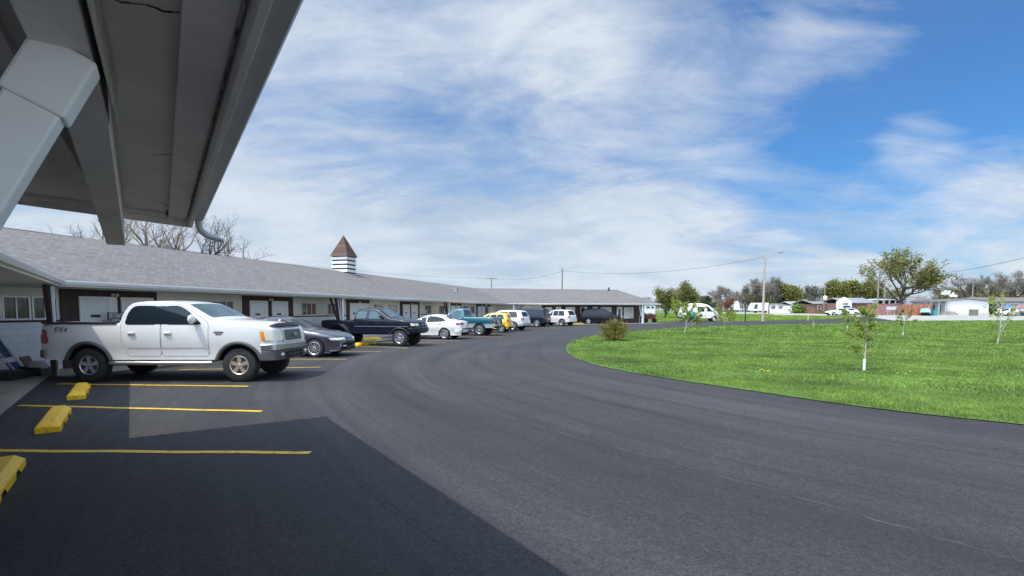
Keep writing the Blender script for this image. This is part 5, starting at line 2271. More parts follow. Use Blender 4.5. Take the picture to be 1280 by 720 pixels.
# ---- saplings planted on the lawn
def sapling(label, px, py_base, py_top, width_px, seed, lean=0.0, dens=1.0, stem=None, white=.0, m=None, spread=55):
    q = at(px, py_base)
    h = (py_base - py_top) * q.y / F
    w = width_px * q.y / F
    rng = random.Random(seed)
    sk = grow(rng, h, .011 * h + .008, trunk=.62, levels=2, kids=(12, 5, 0), ang=(spread, 38, 0), ratio=(.62, .42, .4), up=.42, wob=.07, first=.22, n0=9)
    sk = fit(sk, h, w)
    root = thing('sapling', label, 'young tree', (q.x, q.y, gz(q.x, q.y) + .02), 0, 'young trees planted on the lawn')
    skel_mesh(sk, sides=(8, 5, 4, 3, 3)).build('trunk', stem or bark_w, root, smooth=True)
    mb = MB()
    s = min(.05, .020 * h + .008) * (1 if q.y < 20 else 1.5)
    n = int((16 if q.y < 20 else 12) * dens)
    add_leaves(mb, rng, sk, 1, n, s, s * .55, 0, tip=.25, asp=.5)
    mb.build('crown', m or leaf_a, root, fix=False)
    if white:
        wb = MB()
        wb.tube([(0, 0, 0), (.0, 0, white * .5), (.0, 0, white)], .030, 10)
        wb.build('trunk_guard', mat('white_guard', (.70, .69, .66), .6), root, smooth=True)
    return root


def hand_sapling(label, px, py, scale, base, guard_top, trunk, branches, seed, dens=1.0, m=None):
    """branches: outlines read off the photograph in crop pixels, given depth and thickness here"""
    q = at(px, py)
    u = q.y / F / scale
    rng = random.Random(seed)

    def P(a, dy=0.0):
        return Vector(((a[0] - base[0]) * u, dy, (base[1] - a[1]) * u))
    root = thing('sapling', label, 'young tree', (q.x, q.y, gz(q.x, q.y) + .02), 0, 'young trees planted on the lawn')
    sk = []
    tp = [P(base)] + [P(a, rng.uniform(-.02, .02)) for a in trunk]
    sk.append((tp, [.026 - .020 * i / (len(tp) - 1) for i in range(len(tp))], 0))
    for br in branches:
        dy = rng.uniform(-1, 1) * .6 * abs(br[-1][0] - br[0][0]) * u
        n = len(br)
        pts = [P(a, dy * i / (n - 1)) for i, a in enumerate(br)]
        pts = [Vector((p.x, p.y, p.z)) for p in pts]
        sk.append((pts, [.011 - .008 * i / (n - 1) for i in range(n)], 1))
        for k in range(5):                              # side twigs, and a mirror of each in depth
            t = rng.uniform(.2, .95) * (n - 1)
            i = min(int(t), n - 2)
            p = pts[i].lerp(pts[i + 1], t - i)
            d = (pts[i + 1] - pts[i]).normalized() + Vector((rng.gauss(0, .5), rng.gauss(0, .6), rng.gauss(.2, .4)))
            ln = rng.uniform(.08, .20)
            sk.append(([p, p + d.normalized() * ln * .5, p + d.normalized() * ln], [.005, .004, .003], 2))
        # a second limb on the far side so the crown is round
        a0 = rng.uniform(1.6, 4.4)
        M3 = Matrix.Rotation(a0, 3, 'Z')
        o = pts[0]
        pts2 = [Vector((o.x, o.y, p.z)) + M3 @ Vector((p.x - o.x, p.y - o.y, 0)) * .6 for p in pts]
        sk.append((pts2, [.009 - .006 * i / (n - 1) for i in range(n)], 1))
    skel_mesh(sk, sides=(8, 6, 4, 3, 3)).build('trunk', bark_w, root, smooth=True)
    mb = MB()
    add_leaves(mb, rng, sk, 1, int(32 * dens), .029, .028, 0, tip=.12, asp=.5)
    mb.build('crown', m or leaf_a, root, fix=False)
    wb = MB()
    g = P((base[0], guard_top)).z
    wb.tube([(0, 0, 0), (0, 0, g * .5), (0, 0, g)], .036, 10)
    wb.build('trunk_guard', mat('white_guard', (.70, .69, .66), .6), root, smooth=True)


hand_sapling('largest young tree on the lawn, upswept leafy branches and a white wrapped stem', 1080, 464.5, 7.2, (360, 680), 572, [(362, 560), (366, 450), (372, 330), (366, 220), (362, 150)],
             [[(352, 530), (300, 500), (230, 480), (170, 420)], [(365, 470), (310, 420), (250, 370), (200, 325)], [(372, 430), (410, 390), (440, 340), (470, 292)],
              [(368, 300), (330, 275), (300, 240)], [(368, 250), (400, 215), (440, 180), (458, 170)], [(366, 210), (330, 160), (298, 112)], [(368, 200), (410, 150), (440, 120), (466, 102)],
              [(365, 480), (320, 470), (265, 465)], [(366, 400), (330, 370), (310, 350)], [(370, 330), (330, 300), (300, 290)], [(370, 350), (395, 300), (410, 260)], [(364, 180), (360, 140), (345, 125)]], 11, 1.15)
hand_sapling('broad leafy young tree with one long side limb, before the red wooden fence', 1128.5, 420.5, 7.2, (710, 365), 328, [(712, 320), (716, 240), (724, 170), (730, 110)],
             [[(706, 225), (660, 205), (625, 175), (600, 132)], [(714, 262), (760, 245), (810, 218)], [(712, 265), (680, 255), (645, 245)], [(718, 235), (760, 205), (795, 165)], [(722, 190), (755, 155), (785, 125)],
              [(716, 245), (690, 225), (660, 230)], [(724, 165), (700, 140), (690, 120)], [(718, 215), (690, 190), (680, 170)]], 22, 1.3, leaf_g)
sapling('small pale-stemmed sapling half hidden behind the largest young tree', 1058.5, 415.5, 386, 20, 33, white=.5)
sapling('tall thin sparse sapling with yellowish tip in front of the right-hand shrub and parked boats', 1247, 430.5, 363, 30, 44, dens=.3, white=.25)
sapling('thin pale-stemmed sapling at the lawn edge by the camper van tail', 855.5, 417.5, 371, 32, 55, dens=2.0)
sapling('wide low multi-stemmed young tree in front of the white camper van', 905.5, 413, 384, 30, 66, dens=1.3, spread=50)
sapling('bare thin stick of a sapling alone on the lawn beyond the drive bend', 1016.6, 411.5, 399, 3, 77, dens=.05)
q = at(1010, 400.8)
mb = MB()
mb.tube([(0, 0, 0), (0, 0, .9)], .05, 8)
mb.lathe([(.05, .9), (.04, .93), (.01, .94)], 8)
tag(mb.build('marker_post', mat('pale_yellow_paint', (.62, .52, .22), .6), loc=(q.x, q.y, q.z)), 'short pale yellow marker post on the far lawn', 'post')

# ---- the round bush on the lawn tip
q = at(769, 426.2)
br = random.Random(8)
bush = thing('round_bush', 'dense round bush with reddish-yellow tips at the tip of the lawn', 'bush', (q.x, q.y, gz(q.x, q.y) + .05))
sk = []
for i in range(46):
    a, e = br.uniform(0, 6.28), br.uniform(.1, 1.5)
    d = Vector((math.cos(a) * math.cos(e), math.sin(a) * math.cos(e), math.sin(e)))
    ln = 1.0 * br.uniform(.8, 1.08)
    pts = [Vector((br.uniform(-.1, .1), br.uniform(-.1, .1), 0))]
    for k_ in range(5):
        pts.append(pts[-1] + (d + Vector((br.gauss(0, .15), br.gauss(0, .15), br.gauss(0, .12) + .1))).normalized() * ln / 5)
    sk.append((pts, [.014, .012, .01, .008, .006, .004], 1))
kx = 51 * q.y / F / 2.0
kz = 27.5 * q.y / F / 1.05
sk = [([Vector((p.x * kx, p.y * kx, p.z * kz)) for p in pts], r, l) for pts, r, l in sk]
skel_mesh(sk, sides=(4, 4, 4, 4, 4)).build('trunk', bark, bush)
mb = MB()
add_leaves(mb, br, sk, 0, 170, .038, .10, 0, tip=.35, asp=.5)
add_twigs(mb, br, sk, 0, 10, .22, .006, 1)
mb.build('crown', [leaf_b, twig_r], bush, fix=False)

# ---- trees behind the motel at the left
bt = 'bare trees behind the motel roof'
bare_tree(101, 'bare tree behind the motel roof with a tan lower trunk, middle of the three', 200, 245, 140, 40, m=twig_d, twn=6, tww=.008, tl=.55, tm=bark_t, kids=(8, 7, 6), ang=(55, 42, 40), ratio=(.85, .6, .5), first=.25, group=bt)
bare_tree(102, 'bare grey tree behind the motel roof, reaching out past the canopy downspout', 266, 250, 110, 41, m=twig_d, twn=6, tww=.008, tl=.55, tm=bark, kids=(8, 7, 6), ang=(62, 45, 42), ratio=(.9, .6, .5), first=.2, group=bt)
bare_tree(103, 'bare tree behind the motel roof, left of the canopy beam tail', 130, 252, 100, 43, m=twig_d, twn=5, tww=.008, tl=.55, tm=bark, kids=(8, 7, 6), ang=(60, 45, 42), ratio=(.85, .6, .5), first=.25, group=bt)

# ---- trees beyond the drive and the road, left to right in the picture
fg = 'trees beyond the drive and road'
bare_tree(201, 'low vase-shaped green shrub tree right of the motel end', 831, 360, 28, 84, twn=4, tl=.5, name='budding_tree', leaves=(9, .14, .3), leafm=leaf_o, kids=(11, 7, 5), ang=(30, 30, 35), first=.05, group=fg)
bare_tree(202, 'bare grey tree just left of the taller green tree by the camper van', 847, 356, 20, 92, twn=6, tl=.6, name='bare_tree', group=fg)
bare_tree(203, 'tall narrow budding green tree at the tail of the camper van', 858.5, 351, 27, 80, twn=4, tl=.5, name='budding_tree', leaves=(9, .13, .28), leafm=leaf_o, kids=(11, 7, 5), ang=(34, 34, 36), first=.18, group=fg)
bare_tree(204, 'bare round-topped grey tree standing alone behind the camper van', 901, 357, 27, 150, twn=6, tl=.9, tww=.026, group=fg, kids=(11, 9, 6), ang=(50, 48, 45))
bare_tree(205, 'low reddish-brown tree just right of the camper van', 910, 372, 22, 92, m=twig_r, twn=9, tl=.5, tww=.02, name='reddish_tree', group=fg, first=.15, leaves=(4, .10, .3), leafm=mat('red_buds', (.20, .085, .05), .8, island=.3))
bare_tree(206, 'bare bushy brown tree left of the dark lamp post', 921, 364, 22, 150, twn=6, tl=.9, tww=.028, group=fg, m=twig_b)
bare_tree(207, 'bare spreading tree behind the dark lamp post', 936, 353, 22, 150, twn=6, tl=.9, tww=.026, group=fg)
bare_tree(208, 'large bare brown tree left of the wooden light pole', 950, 346, 26, 148, twn=6, tl=.9, tww=.028, group=fg, kids=(11, 9, 6))
bare_tree(209, 'largest bare brown tree right of the wooden light pole', 968, 345, 32, 142, twn=6, tl=.9, tww=.028, group=fg, kids=(11, 9, 6))
bare_tree(210, 'olive tree rising behind the pale cottage roof', 988, 357, 18, 140, twn=4, tl=.7, name='budding_tree', leaves=(9, .3, .5), leafm=leaf_o, group=fg)
bare_tree(211, 'thin bare grey tree behind the cottage', 1000, 361, 16, 150, twn=7, tl=.9, tww=.04, group=fg)
bare_tree(212, 'dark ivy-clad bare tree right of the cottage', 1015, 357, 17, 118, twn=6, tl=.8, tww=.025, group=fg, leaves=(2, .2, .4), leafm=leaf_d)
bare_tree(213, 'rounded olive tree behind the brown low house', 1043, 350, 28, 150, twn=4, tl=.8, name='budding_tree', leaves=(12, .32, .6), leafm=leaf_o, group=fg)
bare_tree(214, 'dark-limbed olive tree behind the long white roof', 1068, 348, 30, 150, twn=5, tl=.8, name='budding_tree', leaves=(9, .32, .6), leafm=leaf_o, group=fg)
bare_tree(215, 'bushy olive tree filling the gap left of the great tree', 1086, 350, 22, 158, twn=6, tl=.8, name='budding_tree', leaves=(6, .32, .6), leafm=leaf_o, group=fg)
bare_tree(216, 'broad bare tree behind the white gabled building', 1206, 346, 46, 150, twn=6, tl=1.0, tww=.028, group=fg, kids=(11, 8, 6))
bare_tree(217, 'bare grey tree between the white building and the picture edge', 1238, 343, 38, 150, twn=6, tl=1.0, tww=.028, group=fg, kids=(10, 8, 6))
bare_tree(218, 'tallest bare brown tree at the far edge behind the boats', 1268, 337, 48, 140, twn=7, tl=1.0, tww=.028, group=fg, kids=(11, 9, 6))
bare_tree(219, 'bare tree cut by the picture edge behind the boats', 1302, 340, 40, 145, twn=6, tl=1.0, tww=.028, group=fg, kids=(10, 8, 6))

# evergreen, rounded and dark
def evergreen(seed, label, pc, ptop, wpx, y):
    rng = random.Random(seed)
    p = at_y(pc, 390, y)
    h = at_y(pc, ptop, y).z - gz(p.x, p.y)
    w = wpx * y / F
    sk = grow(rng, h, .03 * h, trunk=.35, levels=2, kids=(14, 6, 0), ang=(60, 45, 0), ratio=(.5, .5, .4), up=.2, first=.12)
    sk = fit(sk, h, w)
    mb = MB()
    add_leaves(mb, rng, sk, 1, 40, .22, .35, 0, tip=.1)
    tree('evergreen_tree', label, (p.x, p.y), sk, bark, mb, leaf_d, group=fg)


evergreen(301, 'small dark evergreen left of the lone round bare tree', 883, 372, 13, 140)
evergreen(302, 'dark green evergreen between the big bare trees and the pale cottage', 978, 353, 15, 150)

# the great tree: many leafy clumps on wide limbs
rng = random.Random(77)
yT = 112.0
p = at_y(1133, 390, yT)
gT = gz(p.x, p.y)
hT = at_y(1133, 308, yT).z - gT
sk = grow(rng, hT, .52, trunk=.24, levels=3, kids=(10, 8, 6), ang=(40, 42, 42), ratio=(1.35, .60, .5), up=.22, wob=.12, first=.30, n0=8)
sk = fit(sk, hT * .95, 74 * yT / F)
mb = MB()
add_leaves(mb, rng, sk, 3, 17, .21, .34, 0, tip=.3)
add_twigs(mb, rng, sk, 3, 3, .7, .02, 1)
tree('great_tree', 'great spreading tree with new olive leaves and wide dark limbs above the red fence', (p.x, p.y), sk, bark, mb, [leaf_o, twig_b])

# a far wood behind everything: one mass
rng = random.Random(5)
mb = MB()
proto = []
for s_ in range(5):
    r_ = random.Random(900 + s_)
    sk = grow(r_, 10, .25, levels=2, kids=(11, 8, 0), ang=(45, 42, 0), ratio=(.7, .55, .5), up=.3, first=.2)
    sk = fit(sk, 10, 9)
    proto.append(sk)
for i in range(120):
    px = rng.uniform(760, 1420)
    y = rng.uniform(170, 215)
    p = at_y(px, 390, y)
    g = gz(p.x, p.y)
    k_ = rng.uniform(.5, .85) * (1.0 if px > 900 else .7) * (1.15 if px > 1190 else 1)
    a = rng.uniform(0, 6.28)
    Mx = Matrix.Translation((p.x, p.y, g)) @ Matrix.Rotation(a, 4, 'Z') @ Matrix.Scale(k_, 4)
    mb.X = Mx
    sk = proto[i % 5]
    for pts, rad, lv in sk:
        mb.tube(pts, rad, 3, 0, cap=False)
    olive = rng.random() < .30
    add_twigs(mb, rng, sk, 1, 8, 1.2, .04, 1)
    if olive:
        add_leaves(mb, rng, sk, 1, 9, .4, .6, 2)
mb.X = None
wood_ = mb.build('far_wood', [bark_g, twig_b, leaf_o], fix=False)
tag(wood_, 'mass of bare and budding trees far behind the buildings', 'wood', kind='stuff')

# dry shrubs and low flowers at the far wing
def shrub(name, label, px, py, wpx, hpx, seed, m, n=40, size=.05, dens=60, y=None, grp=None):
    q = at(px, py) if y is None else at_y(px, 390, y)
    rng = random.Random(seed)
    root = thing(name, label, 'shrub', (q.x, q.y, gz(q.x, q.y)), 0, grp)
    sk = []
    w, h = wpx * q.y / F / 2, hpx * q.y / F
    for i in range(n):
        a, e = rng.uniform(0, 6.28), rng.uniform(.25, 1.5)
        d = Vector((math.cos(a) * math.cos(e) * w, math.sin(a) * math.cos(e) * w * .8, math.sin(e) * h)) * rng.uniform(.75, 1.05)
        pts = [Vector((rng.uniform(-.2, .2) * w, rng.uniform(-.2, .2) * w, 0))]
        for k_ in range(4):
            pts.append(pts[0] + d * ((k_ + 1) / 4) + Vector((rng.gauss(0, .05 * w), rng.gauss(0, .05 * w), 0)))
        sk.append((pts, [.012, .01, .008, .006, .004], 1))
    skel_mesh(sk, sides=(3, 3, 3, 3, 3)).build('trunk', bark, root)
    mb = MB()
    add_leaves(mb, rng, sk, 0, dens, size, size * 2.2, 0, tip=.3)
    mb.build('crown', m, root, fix=False)
    return root


shrub('dry_shrub', 'dry tan shrub under the last curtained window of the far wing', 789, 403.9, 20, 9, 31, leaf_t)
shrub('dry_shrub', 'low dry shrub with yellow blooms at the end of the far wing wall', 798, 403.7, 9, 4.5, 32, mat('yellow_bloom', (.55, .40, .12), .7, island=.3, col2=(.3, .25, .08)), n=20, dens=30)
shrub('dark_shrub', 'dark rounded shrub in front of the long grey house by the boats', 1238, 391.5, 22, 13, 33, leaf_d, size=.2, dens=60, y=108)
shrub('green_shrub', 'yellow-green rounded shrub in front of the pale cottage', 997, 390, 15, 9, 34, leaf_g, size=.2, dens=50, y=118)
shrub('hedge_shrub', 'low green hedge in front of the brown low house', 1036, 390, 15, 4, 35, leaf_g, size=.15, dens=50, y=112)

# ---- grass: one mass of blades on the lawns
def pip(x, y, poly):
    """vectorised point in polygon"""
    c = np.zeros(len(x), bool)
    n = len(poly)
    j = n - 1
    for i in range(n):
        xi, yi, xj, yj = poly[i][0], poly[i][1], poly[j][0], poly[j][1]
        if yi != yj:
            t = ((yi > y) != (yj > y)) & (x < (xj - xi) * (y - yi) / (yj - yi) + xi)
            c ^= t
        j = i
    return c


def grass(name, label, poly, bands, m, seed, z=.02, in_view=True):
    rs = np.random.RandomState(seed)
    V, Fc = [], []
    nb = 0
    poly = [(p[0], p[1]) for p in poly]
    P = np.array(poly)
    for (d0, d1, dens, hh, ww) in bands:
        x0, x1 = max(P[:, 0].min(), -90), min(P[:, 0].max(), 110)
        y0, y1 = max(P[:, 1].min(), 0), P[:, 1].max()
        area = (x1 - x0) * (y1 - y0)
        n = int(area * dens)
        for c0 in range(0, n, 400000):
            k = min(400000, n - c0)
            x = rs.uniform(x0, x1, k)
            y = rs.uniform(y0, y1, k)
            dist = np.hypot(x, y)
            ok = (dist >= d0) & (dist < d1) & (y > 0) & (np.abs(x) < y * 1.12 + 3)
            x, y = x[ok], y[ok]
            ok = pip(x, y, poly)
            x, y = x[ok], y[ok]
            # clumpy height: sum of a few waves
            cl = (np.sin(x * 1.9 + 1.3 * np.sin(y * .8)) + np.sin(y * 2.3 + 1.7 * np.sin(x * .7)) + np.sin((x + y) * 4.1) * .6 + np.sin((x * 1.3 - y) * 6.7) * .5)
            h = hh * (0.70 + .24 * cl * .5 + rs.uniform(0, .55, len(x)))
            h = np.clip(h, hh * .25, hh * 2.2)
            a = rs.uniform(0, 2 * np.pi, len(x))
            lx, ly = rs.normal(0, .45, len(x)) * h, rs.normal(0, .45, len(x)) * h
            g = np.array([gz(0, yy) for yy in y]) + z
            wx, wy_ = np.cos(a) * ww, np.sin(a) * ww
            v = np.stack([np.stack([x - wx, y - wy_, g], 1), np.stack([x + wx, y + wy_, g], 1), np.stack([x + lx, y + ly, g + h], 1)], 1).reshape(-1, 3)
            V.append(v)
    V = np.concatenate(V)
    n = len(V) // 3
    me = bpy.data.meshes.new(name)
    me.vertices.add(len(V))
    me.vertices.foreach_set('co', V.ravel())
    me.loops.add(n * 3)
    me.loops.foreach_set('vertex_index', np.arange(n * 3))
    me.polygons.add(n)
    me.polygons.foreach_set('loop_start', np.arange(n) * 3)
    me.polygons.foreach_set('loop_total', np.full(n, 3))
    me.materials.append(m)
    me.update(calc_edges=True)
    o = link(name, me)
    tag(o, label, 'grass', kind='stuff')
    print(name, n, 'blades')
    return o


def grass_mat(name, a, b, tip):
    m = mat(name, a, .65, island=.24, col2=b, trans=.25, big=(.45, .34), var=.36, vscale=1.7, stain=(.8, .60, (.26, .27, .07)))
    return m


gr_m = grass_mat('lawn_grass', (.105, .178, .020), (.185, .262, .042), None)
edge_r = random.Random(3)
rag = []
for i, q in enumerate(lawn_edge):
    a_, b_ = lawn_edge[i - 1], lawn_edge[(i + 1) % len(lawn_edge)]
    d_ = (b_ - a_).normalized()
    k_ = max(1, int((lawn_edge[(i + 1) % len(lawn_edge)] - q).length / .25))
    for j in range(k_):
        rag.append(q.lerp(lawn_edge[(i + 1) % len(lawn_edge)], j / k_) + Vector((d_.y, -d_.x)) * edge_r.uniform(-.05, .09) * (1 if q.y < 60 else 0))
grass('lawn_grass', 'thick bright green lawn grass', rag, [(0, 14, 2300, .045, .0042), (14, 24, 700, .055, .008), (24, 42, 210, .065, .016), (42, 75, 50, .09, .032), (75, 140, 22, .10, .05)], gr_m, 1)
gf_m = grass_mat('far_lawn_grass', (.165, .25, .028), (.22, .30, .04), None)
grass('far_grass', 'yellower grass between the drive and the road', fl, [(0, 150, 30, .12, .04)], gf_m, 2, z=0)

# dandelions: small clumps
dl = mat('dandelion_yellow', (.80, .62, .02), .6)
rng = random.Random(12)
for px, py, k_ in ((959, 471, 5), (953, 455, 4), (1130, 475, 3), (1200, 440, 3), (1010, 432, 2), (870, 440, 2)):
    q = at(px, py)
    mb = MB()
    for i in range(k_):
        x, y = rng.gauss(0, .12), rng.gauss(0, .12)
        z = rng.uniform(.10, .15)
        mb.tube([(x, y, 0), (x, y, z)], .003, 4, 1)
        mb.lathe([(.004, z - .006), (.020, z), (.018, z + .008), (.004, z + .012)], 8, 0, 'z', (x, y, 0))
    tag(mb.build('dandelions', [dl, leaf_g], loc=(q.x, q.y, q.z + .04)), 'small patch of yellow dandelions in the lawn', 'flowers', 'dandelion patches', 'stuff')

# ================================================================== POLES, WIRES
wood_p = mat('pole_wood', (.38, .33, .26), .85, var=.25, vscale=3)
wood_g = mat('grey_pole_wood', (.20, .17, .15), .85, var=.2, vscale=3)
metal_g = mat('grey_metal', (.38, .38, .38), .4, metal=.7)
dark_m = mat('dark_metal', (.03, .03, .032), .5)


def base_pt(px, y):
    p = at_y(px, 390, y)
    return Vector((p.x, p.y, gz(p.x, p.y)))


q = at(953.5, 401.6)
lp = thing('light_pole', 'tall wooden light pole with a curved metal arm, at the drive edge', 'light pole', tuple(q))
hp = at_y(955, 316.5, q.y).z - q.z
mb = MB()
mb.tube([(0, 0, -.1), (.02, 0, hp * .5), (.0, 0, hp)], [.17, .15, .115], 12)
mb.build('pole', wood_p, lp, smooth=True)
mb = MB()
mb.tube([(.08, -.1, hp - .9), (.5, -.25, hp - .35), (1.05, -.45, hp - .05), (1.35, -.55, hp)], .04, 8)
arm = mb.build('lamp_arm', metal_g, lp, smooth=True)
mb = MB()
mb.ball((1.72, -.66, hp + .0), .30, 12, 7, 0, (1.3, .6, .30))
mb.build('lamp_head', metal_g, lp, smooth=True)
POLE_TOP = Vector((q.x, q.y, q.z + hp - .5))


def pole(name, label, px, ytop, y, r=.13, m=None, cat='utility pole', cross=0.0, cross_z=.5, grp='poles beyond the motel'):
    b = base_pt(px, y)
    h = at_y(px, ytop, y).z - b.z
    root = thing(name, label, cat, tuple(b), 0, grp)
    mb = MB()
    mb.tube([(0, 0, -.1), (0, 0, h)], [r, r * .7], 10)
    mb.build('pole', m or wood_g, root, smooth=True)
    if cross:
        mb = MB()
        mb.box(-cross, cross, -.22, -.10, h - cross_z - .06, h - cross_z + .06)
        cb = mb.build('crossarm', m or wood_g, root)
        for x in (-cross * .85, -cross * .3, cross * .3, cross * .85):
            mb = MB()
            mb.lathe([(.02, 0), (.06, .03), (.04, .10), (.06, .14), (.01, .17)], 8, 0, 'z', (x, -.16, h - cross_z + .06))
            mb.build('insulator', metal_g, cb)
    return root, Vector((b.x, b.y, b.z + h))


_, tpA = pole('utility_pole', 'tall dark utility pole rising behind the far wing roof', 702.5, 335.5, 92, .15)
_, tpB = pole('utility_pole', 'utility pole with a crossarm behind the roof where the two wings meet', 614.5, 347.5, 118, .14, cross=1.25, cross_z=.12)
pole('utility_pole', 'dark pole standing before the mobile home', 961, 377.5, 115, .12, dark_m)
r_, tpC = pole('utility_pole', 'dark pole with a white globe before the brown low house', 1030, 352.5, 112, .12)
mb = MB()
zg = at_y(1029.5, 372.5, 112).z - r_.location.z
mb.ball((-.05, -.35, zg), .42, 12, 9, 0, (1, .8, 1.15))
mb.build('globe', white_p, r_, smooth=True)
pole('utility_pole', 'pale pole before the pink brick wall, left one of a close pair', 1096.5, 345, 106, .16, mat('pale_pole', (.23, .215, .20), .8))
pole('utility_pole', 'pale pole before the pink brick wall, right one of a close pair', 1104.7, 347, 106, .16, mat('pale_pole', (.23, .215, .20), .8))
r_, tpD = pole('utility_pole', 'pale pole behind the white gabled building', 1214.5, 351, 128, .17, mat('pale_pole', (.23, .215, .20), .8), cross=1.0, cross_z=.4)
pole('utility_pole', 'slim pole leaning on the corner of the white gabled building', 1185, 372, 106, .14, wood_g)
pole('sign_post', 'short pale post with a flat top before the boats', 1253.5, 374, 88, .10, mat('pale_pole', (.23, .215, .20), .8), cat='post', cross=.2, cross_z=.0, grp=None)
# dark street lamp left of the light pole
b = base_pt(931.5, at(931.5, 401.8).y)
b = Vector((*at(931.5, 402)[:2], at(931.5, 402).z))
h = at_y(932.5, 363, b.y).z - b.z
sl_ = thing('street_lamp', 'slim dark lamp post with a flat twin head left of the wooden light pole', 'street lamp', tuple(b))
mb = MB()
mb.tube([(0, 0, 0), (0, 0, h)], [.075, .055], 10)
mb.lathe([(.16, 0), (.16, .05), (.08, .10)], 10)
mb.build('pole', dark_m, sl_, smooth=True)
mb = MB()
mb.prism([(-.45, h - .05), (.45, h - .05), (.38, h + .12), (-.38, h + .12)], -.18, .18)
mb.build('lamp_head', dark_m, sl_)
rng = random.Random(4)


def wire(label, a, b, sag, r=.012):
    mb = MB()
    a, b = Vector(a), Vector(b)
    mb.tube([a.lerp(b, i / 24) - Vector((0, 0, sag * 4 * (i / 24) * (1 - i / 24))) for i in range(25)], r, 4)
    return tag(mb.build('power_line', mat('cable', (.04, .04, .045), .6)), label, 'power line', 'overhead wires')


wire('sagging wire from the wooden light pole to the tall dark pole behind the far wing', POLE_TOP, tpA - Vector((0, 0, .4)), 1.2, .022)
wire('wire running from the tall dark pole to the crossarm pole', tpA - Vector((0, 0, .5)), tpB - Vector((0, 0, .1)), .8, .022)
wire('wire leaving the crossarm pole behind the long roof', tpB - Vector((.8, 0, .1)), at_y(190, 306, 70), 1.0, .018)
wire('thick wire entering at the picture edge over the great tree', at_y(1300, 317, 70), at_y(1150, 343, 110), .6, .035)
wire('far low wire crossing behind the white gabled building', tpD - Vector((.8, 0, .4)), at_y(1120, 366, 150), .5, .03)
wire('second far low wire behind the white gabled building', tpD + Vector((.8, 0, -.4)), at_y(1330, 352, 120), .5, .025)

# ================================================================== BUILDINGS BEYOND THE ROAD
red_brick = mat('pink_brick', (.30, .15, .13), .9, brick=('XZ', .6, .2, .02, .8, .3), var=.2, vscale=1)
brown_br = mat('brown_brick', (.20, .115, .08), .9, brick=('XZ', .6, .2, .02, .8, .2), var=.15)
red_wood = mat('red_wood', (.42, .15, .08), .8, brick=('XZ', .30, 5, .02, .5, .25), var=.15)
white_w = mat('white_siding', (.68, .68, .67), .6, var=.03)
metal_w = mat('pale_metal_roof', (.27, .275, .30), .45, brick=('XY', .6, 30, .03, .8, .05))
grey_rf = mat('grey_roof', (.22, .22, .21), .8, var=.1)
brown_rf = mat('brown_roof', (.16, .135, .125), .85, var=.12)
green_rf = mat('grey_green_roof', (.30, .33, .30), .8, var=.1)
grey_w = mat('grey_siding', (.34, .36, .35), .7, var=.08)


class Bld:
    """building seen broadside: x along the picture, front at depth y; pixel columns and rows give its size"""

    def __init__(b, name, label, x0, x1, y, depth, cat='building', rz=0.0):
        b.y = y
        A, B = at_y(x0, 390, y), at_y(x1, 390, y)
        b.w = B.x - A.x
        b.g = gz(A.x, y)
        b.d = depth
        b.x0px, b.x1px = x0, x1
        b.root = thing(name, label, cat, (A.x, y, b.g), rz)

    def X(b, px):
        return (px - b.x0px) / (b.x1px - b.x0px) * b.w

    def Z(b, py):
        return at_y((b.x0px + b.x1px) / 2, py, b.y).z - b.g

    def add(b, name, mb, m, **k):
        return mb.build(name, m, b.root, **k)

    def wall(b, m, zt, x0=None, x1=None, y0=0.0, y1=None, name='wall', z0=-.2):
        mb = MB()
        mb.box(b.X(x0) if x0 else 0, b.X(x1) if x1 else b.w, y0, b.d if y1 is None else y1, z0, zt)
        return b.add(name, mb, m)

    def gable_x(b, m, zt, rise, over=.3, name='roof', x0=0, x1=None, y0=0.0, d=None):
        """ridge along x"""
        x1 = b.w if x1 is None else x1
        d = b.d if d is None else d
        mb = MB()
        mb.prism([(y0 - over, zt), (y0 + d / 2, zt + rise), (y0 + d + over, zt), (y0 + d + over, zt + .14), (y0 + d / 2, zt + rise + .16), (y0 - over, zt + .14)], x0 - over, x1 + over, axis='x')
        return b.add(name, mb, m)

    def win(b, px0, px1, py0, py1, m=None, y=0.0, frame=None):
        x0, x1, z1, z0 = b.X(px0), b.X(px1), b.Z(py0), b.Z(py1)
        mb = MB()
        f = .07
        mb.box(x0 - f, x1 + f, y - .06, y - .003, z0 - f, z0)
        mb.box(x0 - f, x1 + f, y - .06, y - .003, z1, z1 + f)
        mb.box(x0 - f, x0, y - .06, y - .003, z0, z1)
        mb.box(x1, x1 + f, y - .06, y - .003, z0, z1)
        w = b.add('window', mb, frame or white_p)
        g = MB()
        g.box(x0, x1, y - .03, y - .004, z0, z1)
        g.build('pane', m or win_g, w)
        return w


# white building with a shallow pitched roofline and its grey shop front
b = Bld('white_hall', 'plain white hall with a shallow pitched roofline and grey-green shop porch', 1183, 1228, 104, 12, rz=R(-12))
zt = b.Z(377.5)
mb = MB()
zc, ze = b.Z(374.0), b.Z(376.5)
mb.prism([(0, -.2), (b.w, -.2), (b.w, b.Z(376.8)), (b.X(1206), b.Z(374.2)), (0, b.Z(376.0))], 0, b.d)
b.add('wall', mb, white_w)
mb = MB()
mb.prism([(-.4, b.Z(375.6)), (b.X(1206), b.Z(373.8)), (b.w + .5, b.Z(376.6)), (b.w + .5, b.Z(375.8)), (b.X(1206), b.Z(373.0)), (-.4, b.Z(374.8))], -.4, b.d + .3)
b.add('roof', mb, grey_rf)
mb = MB()
mb.box(.8, b.w + .05, -.25, -.003, -.2, .55)
b.add('plinth', mb, mat('pale_concrete', (.55, .53, .49), .9, var=.1))
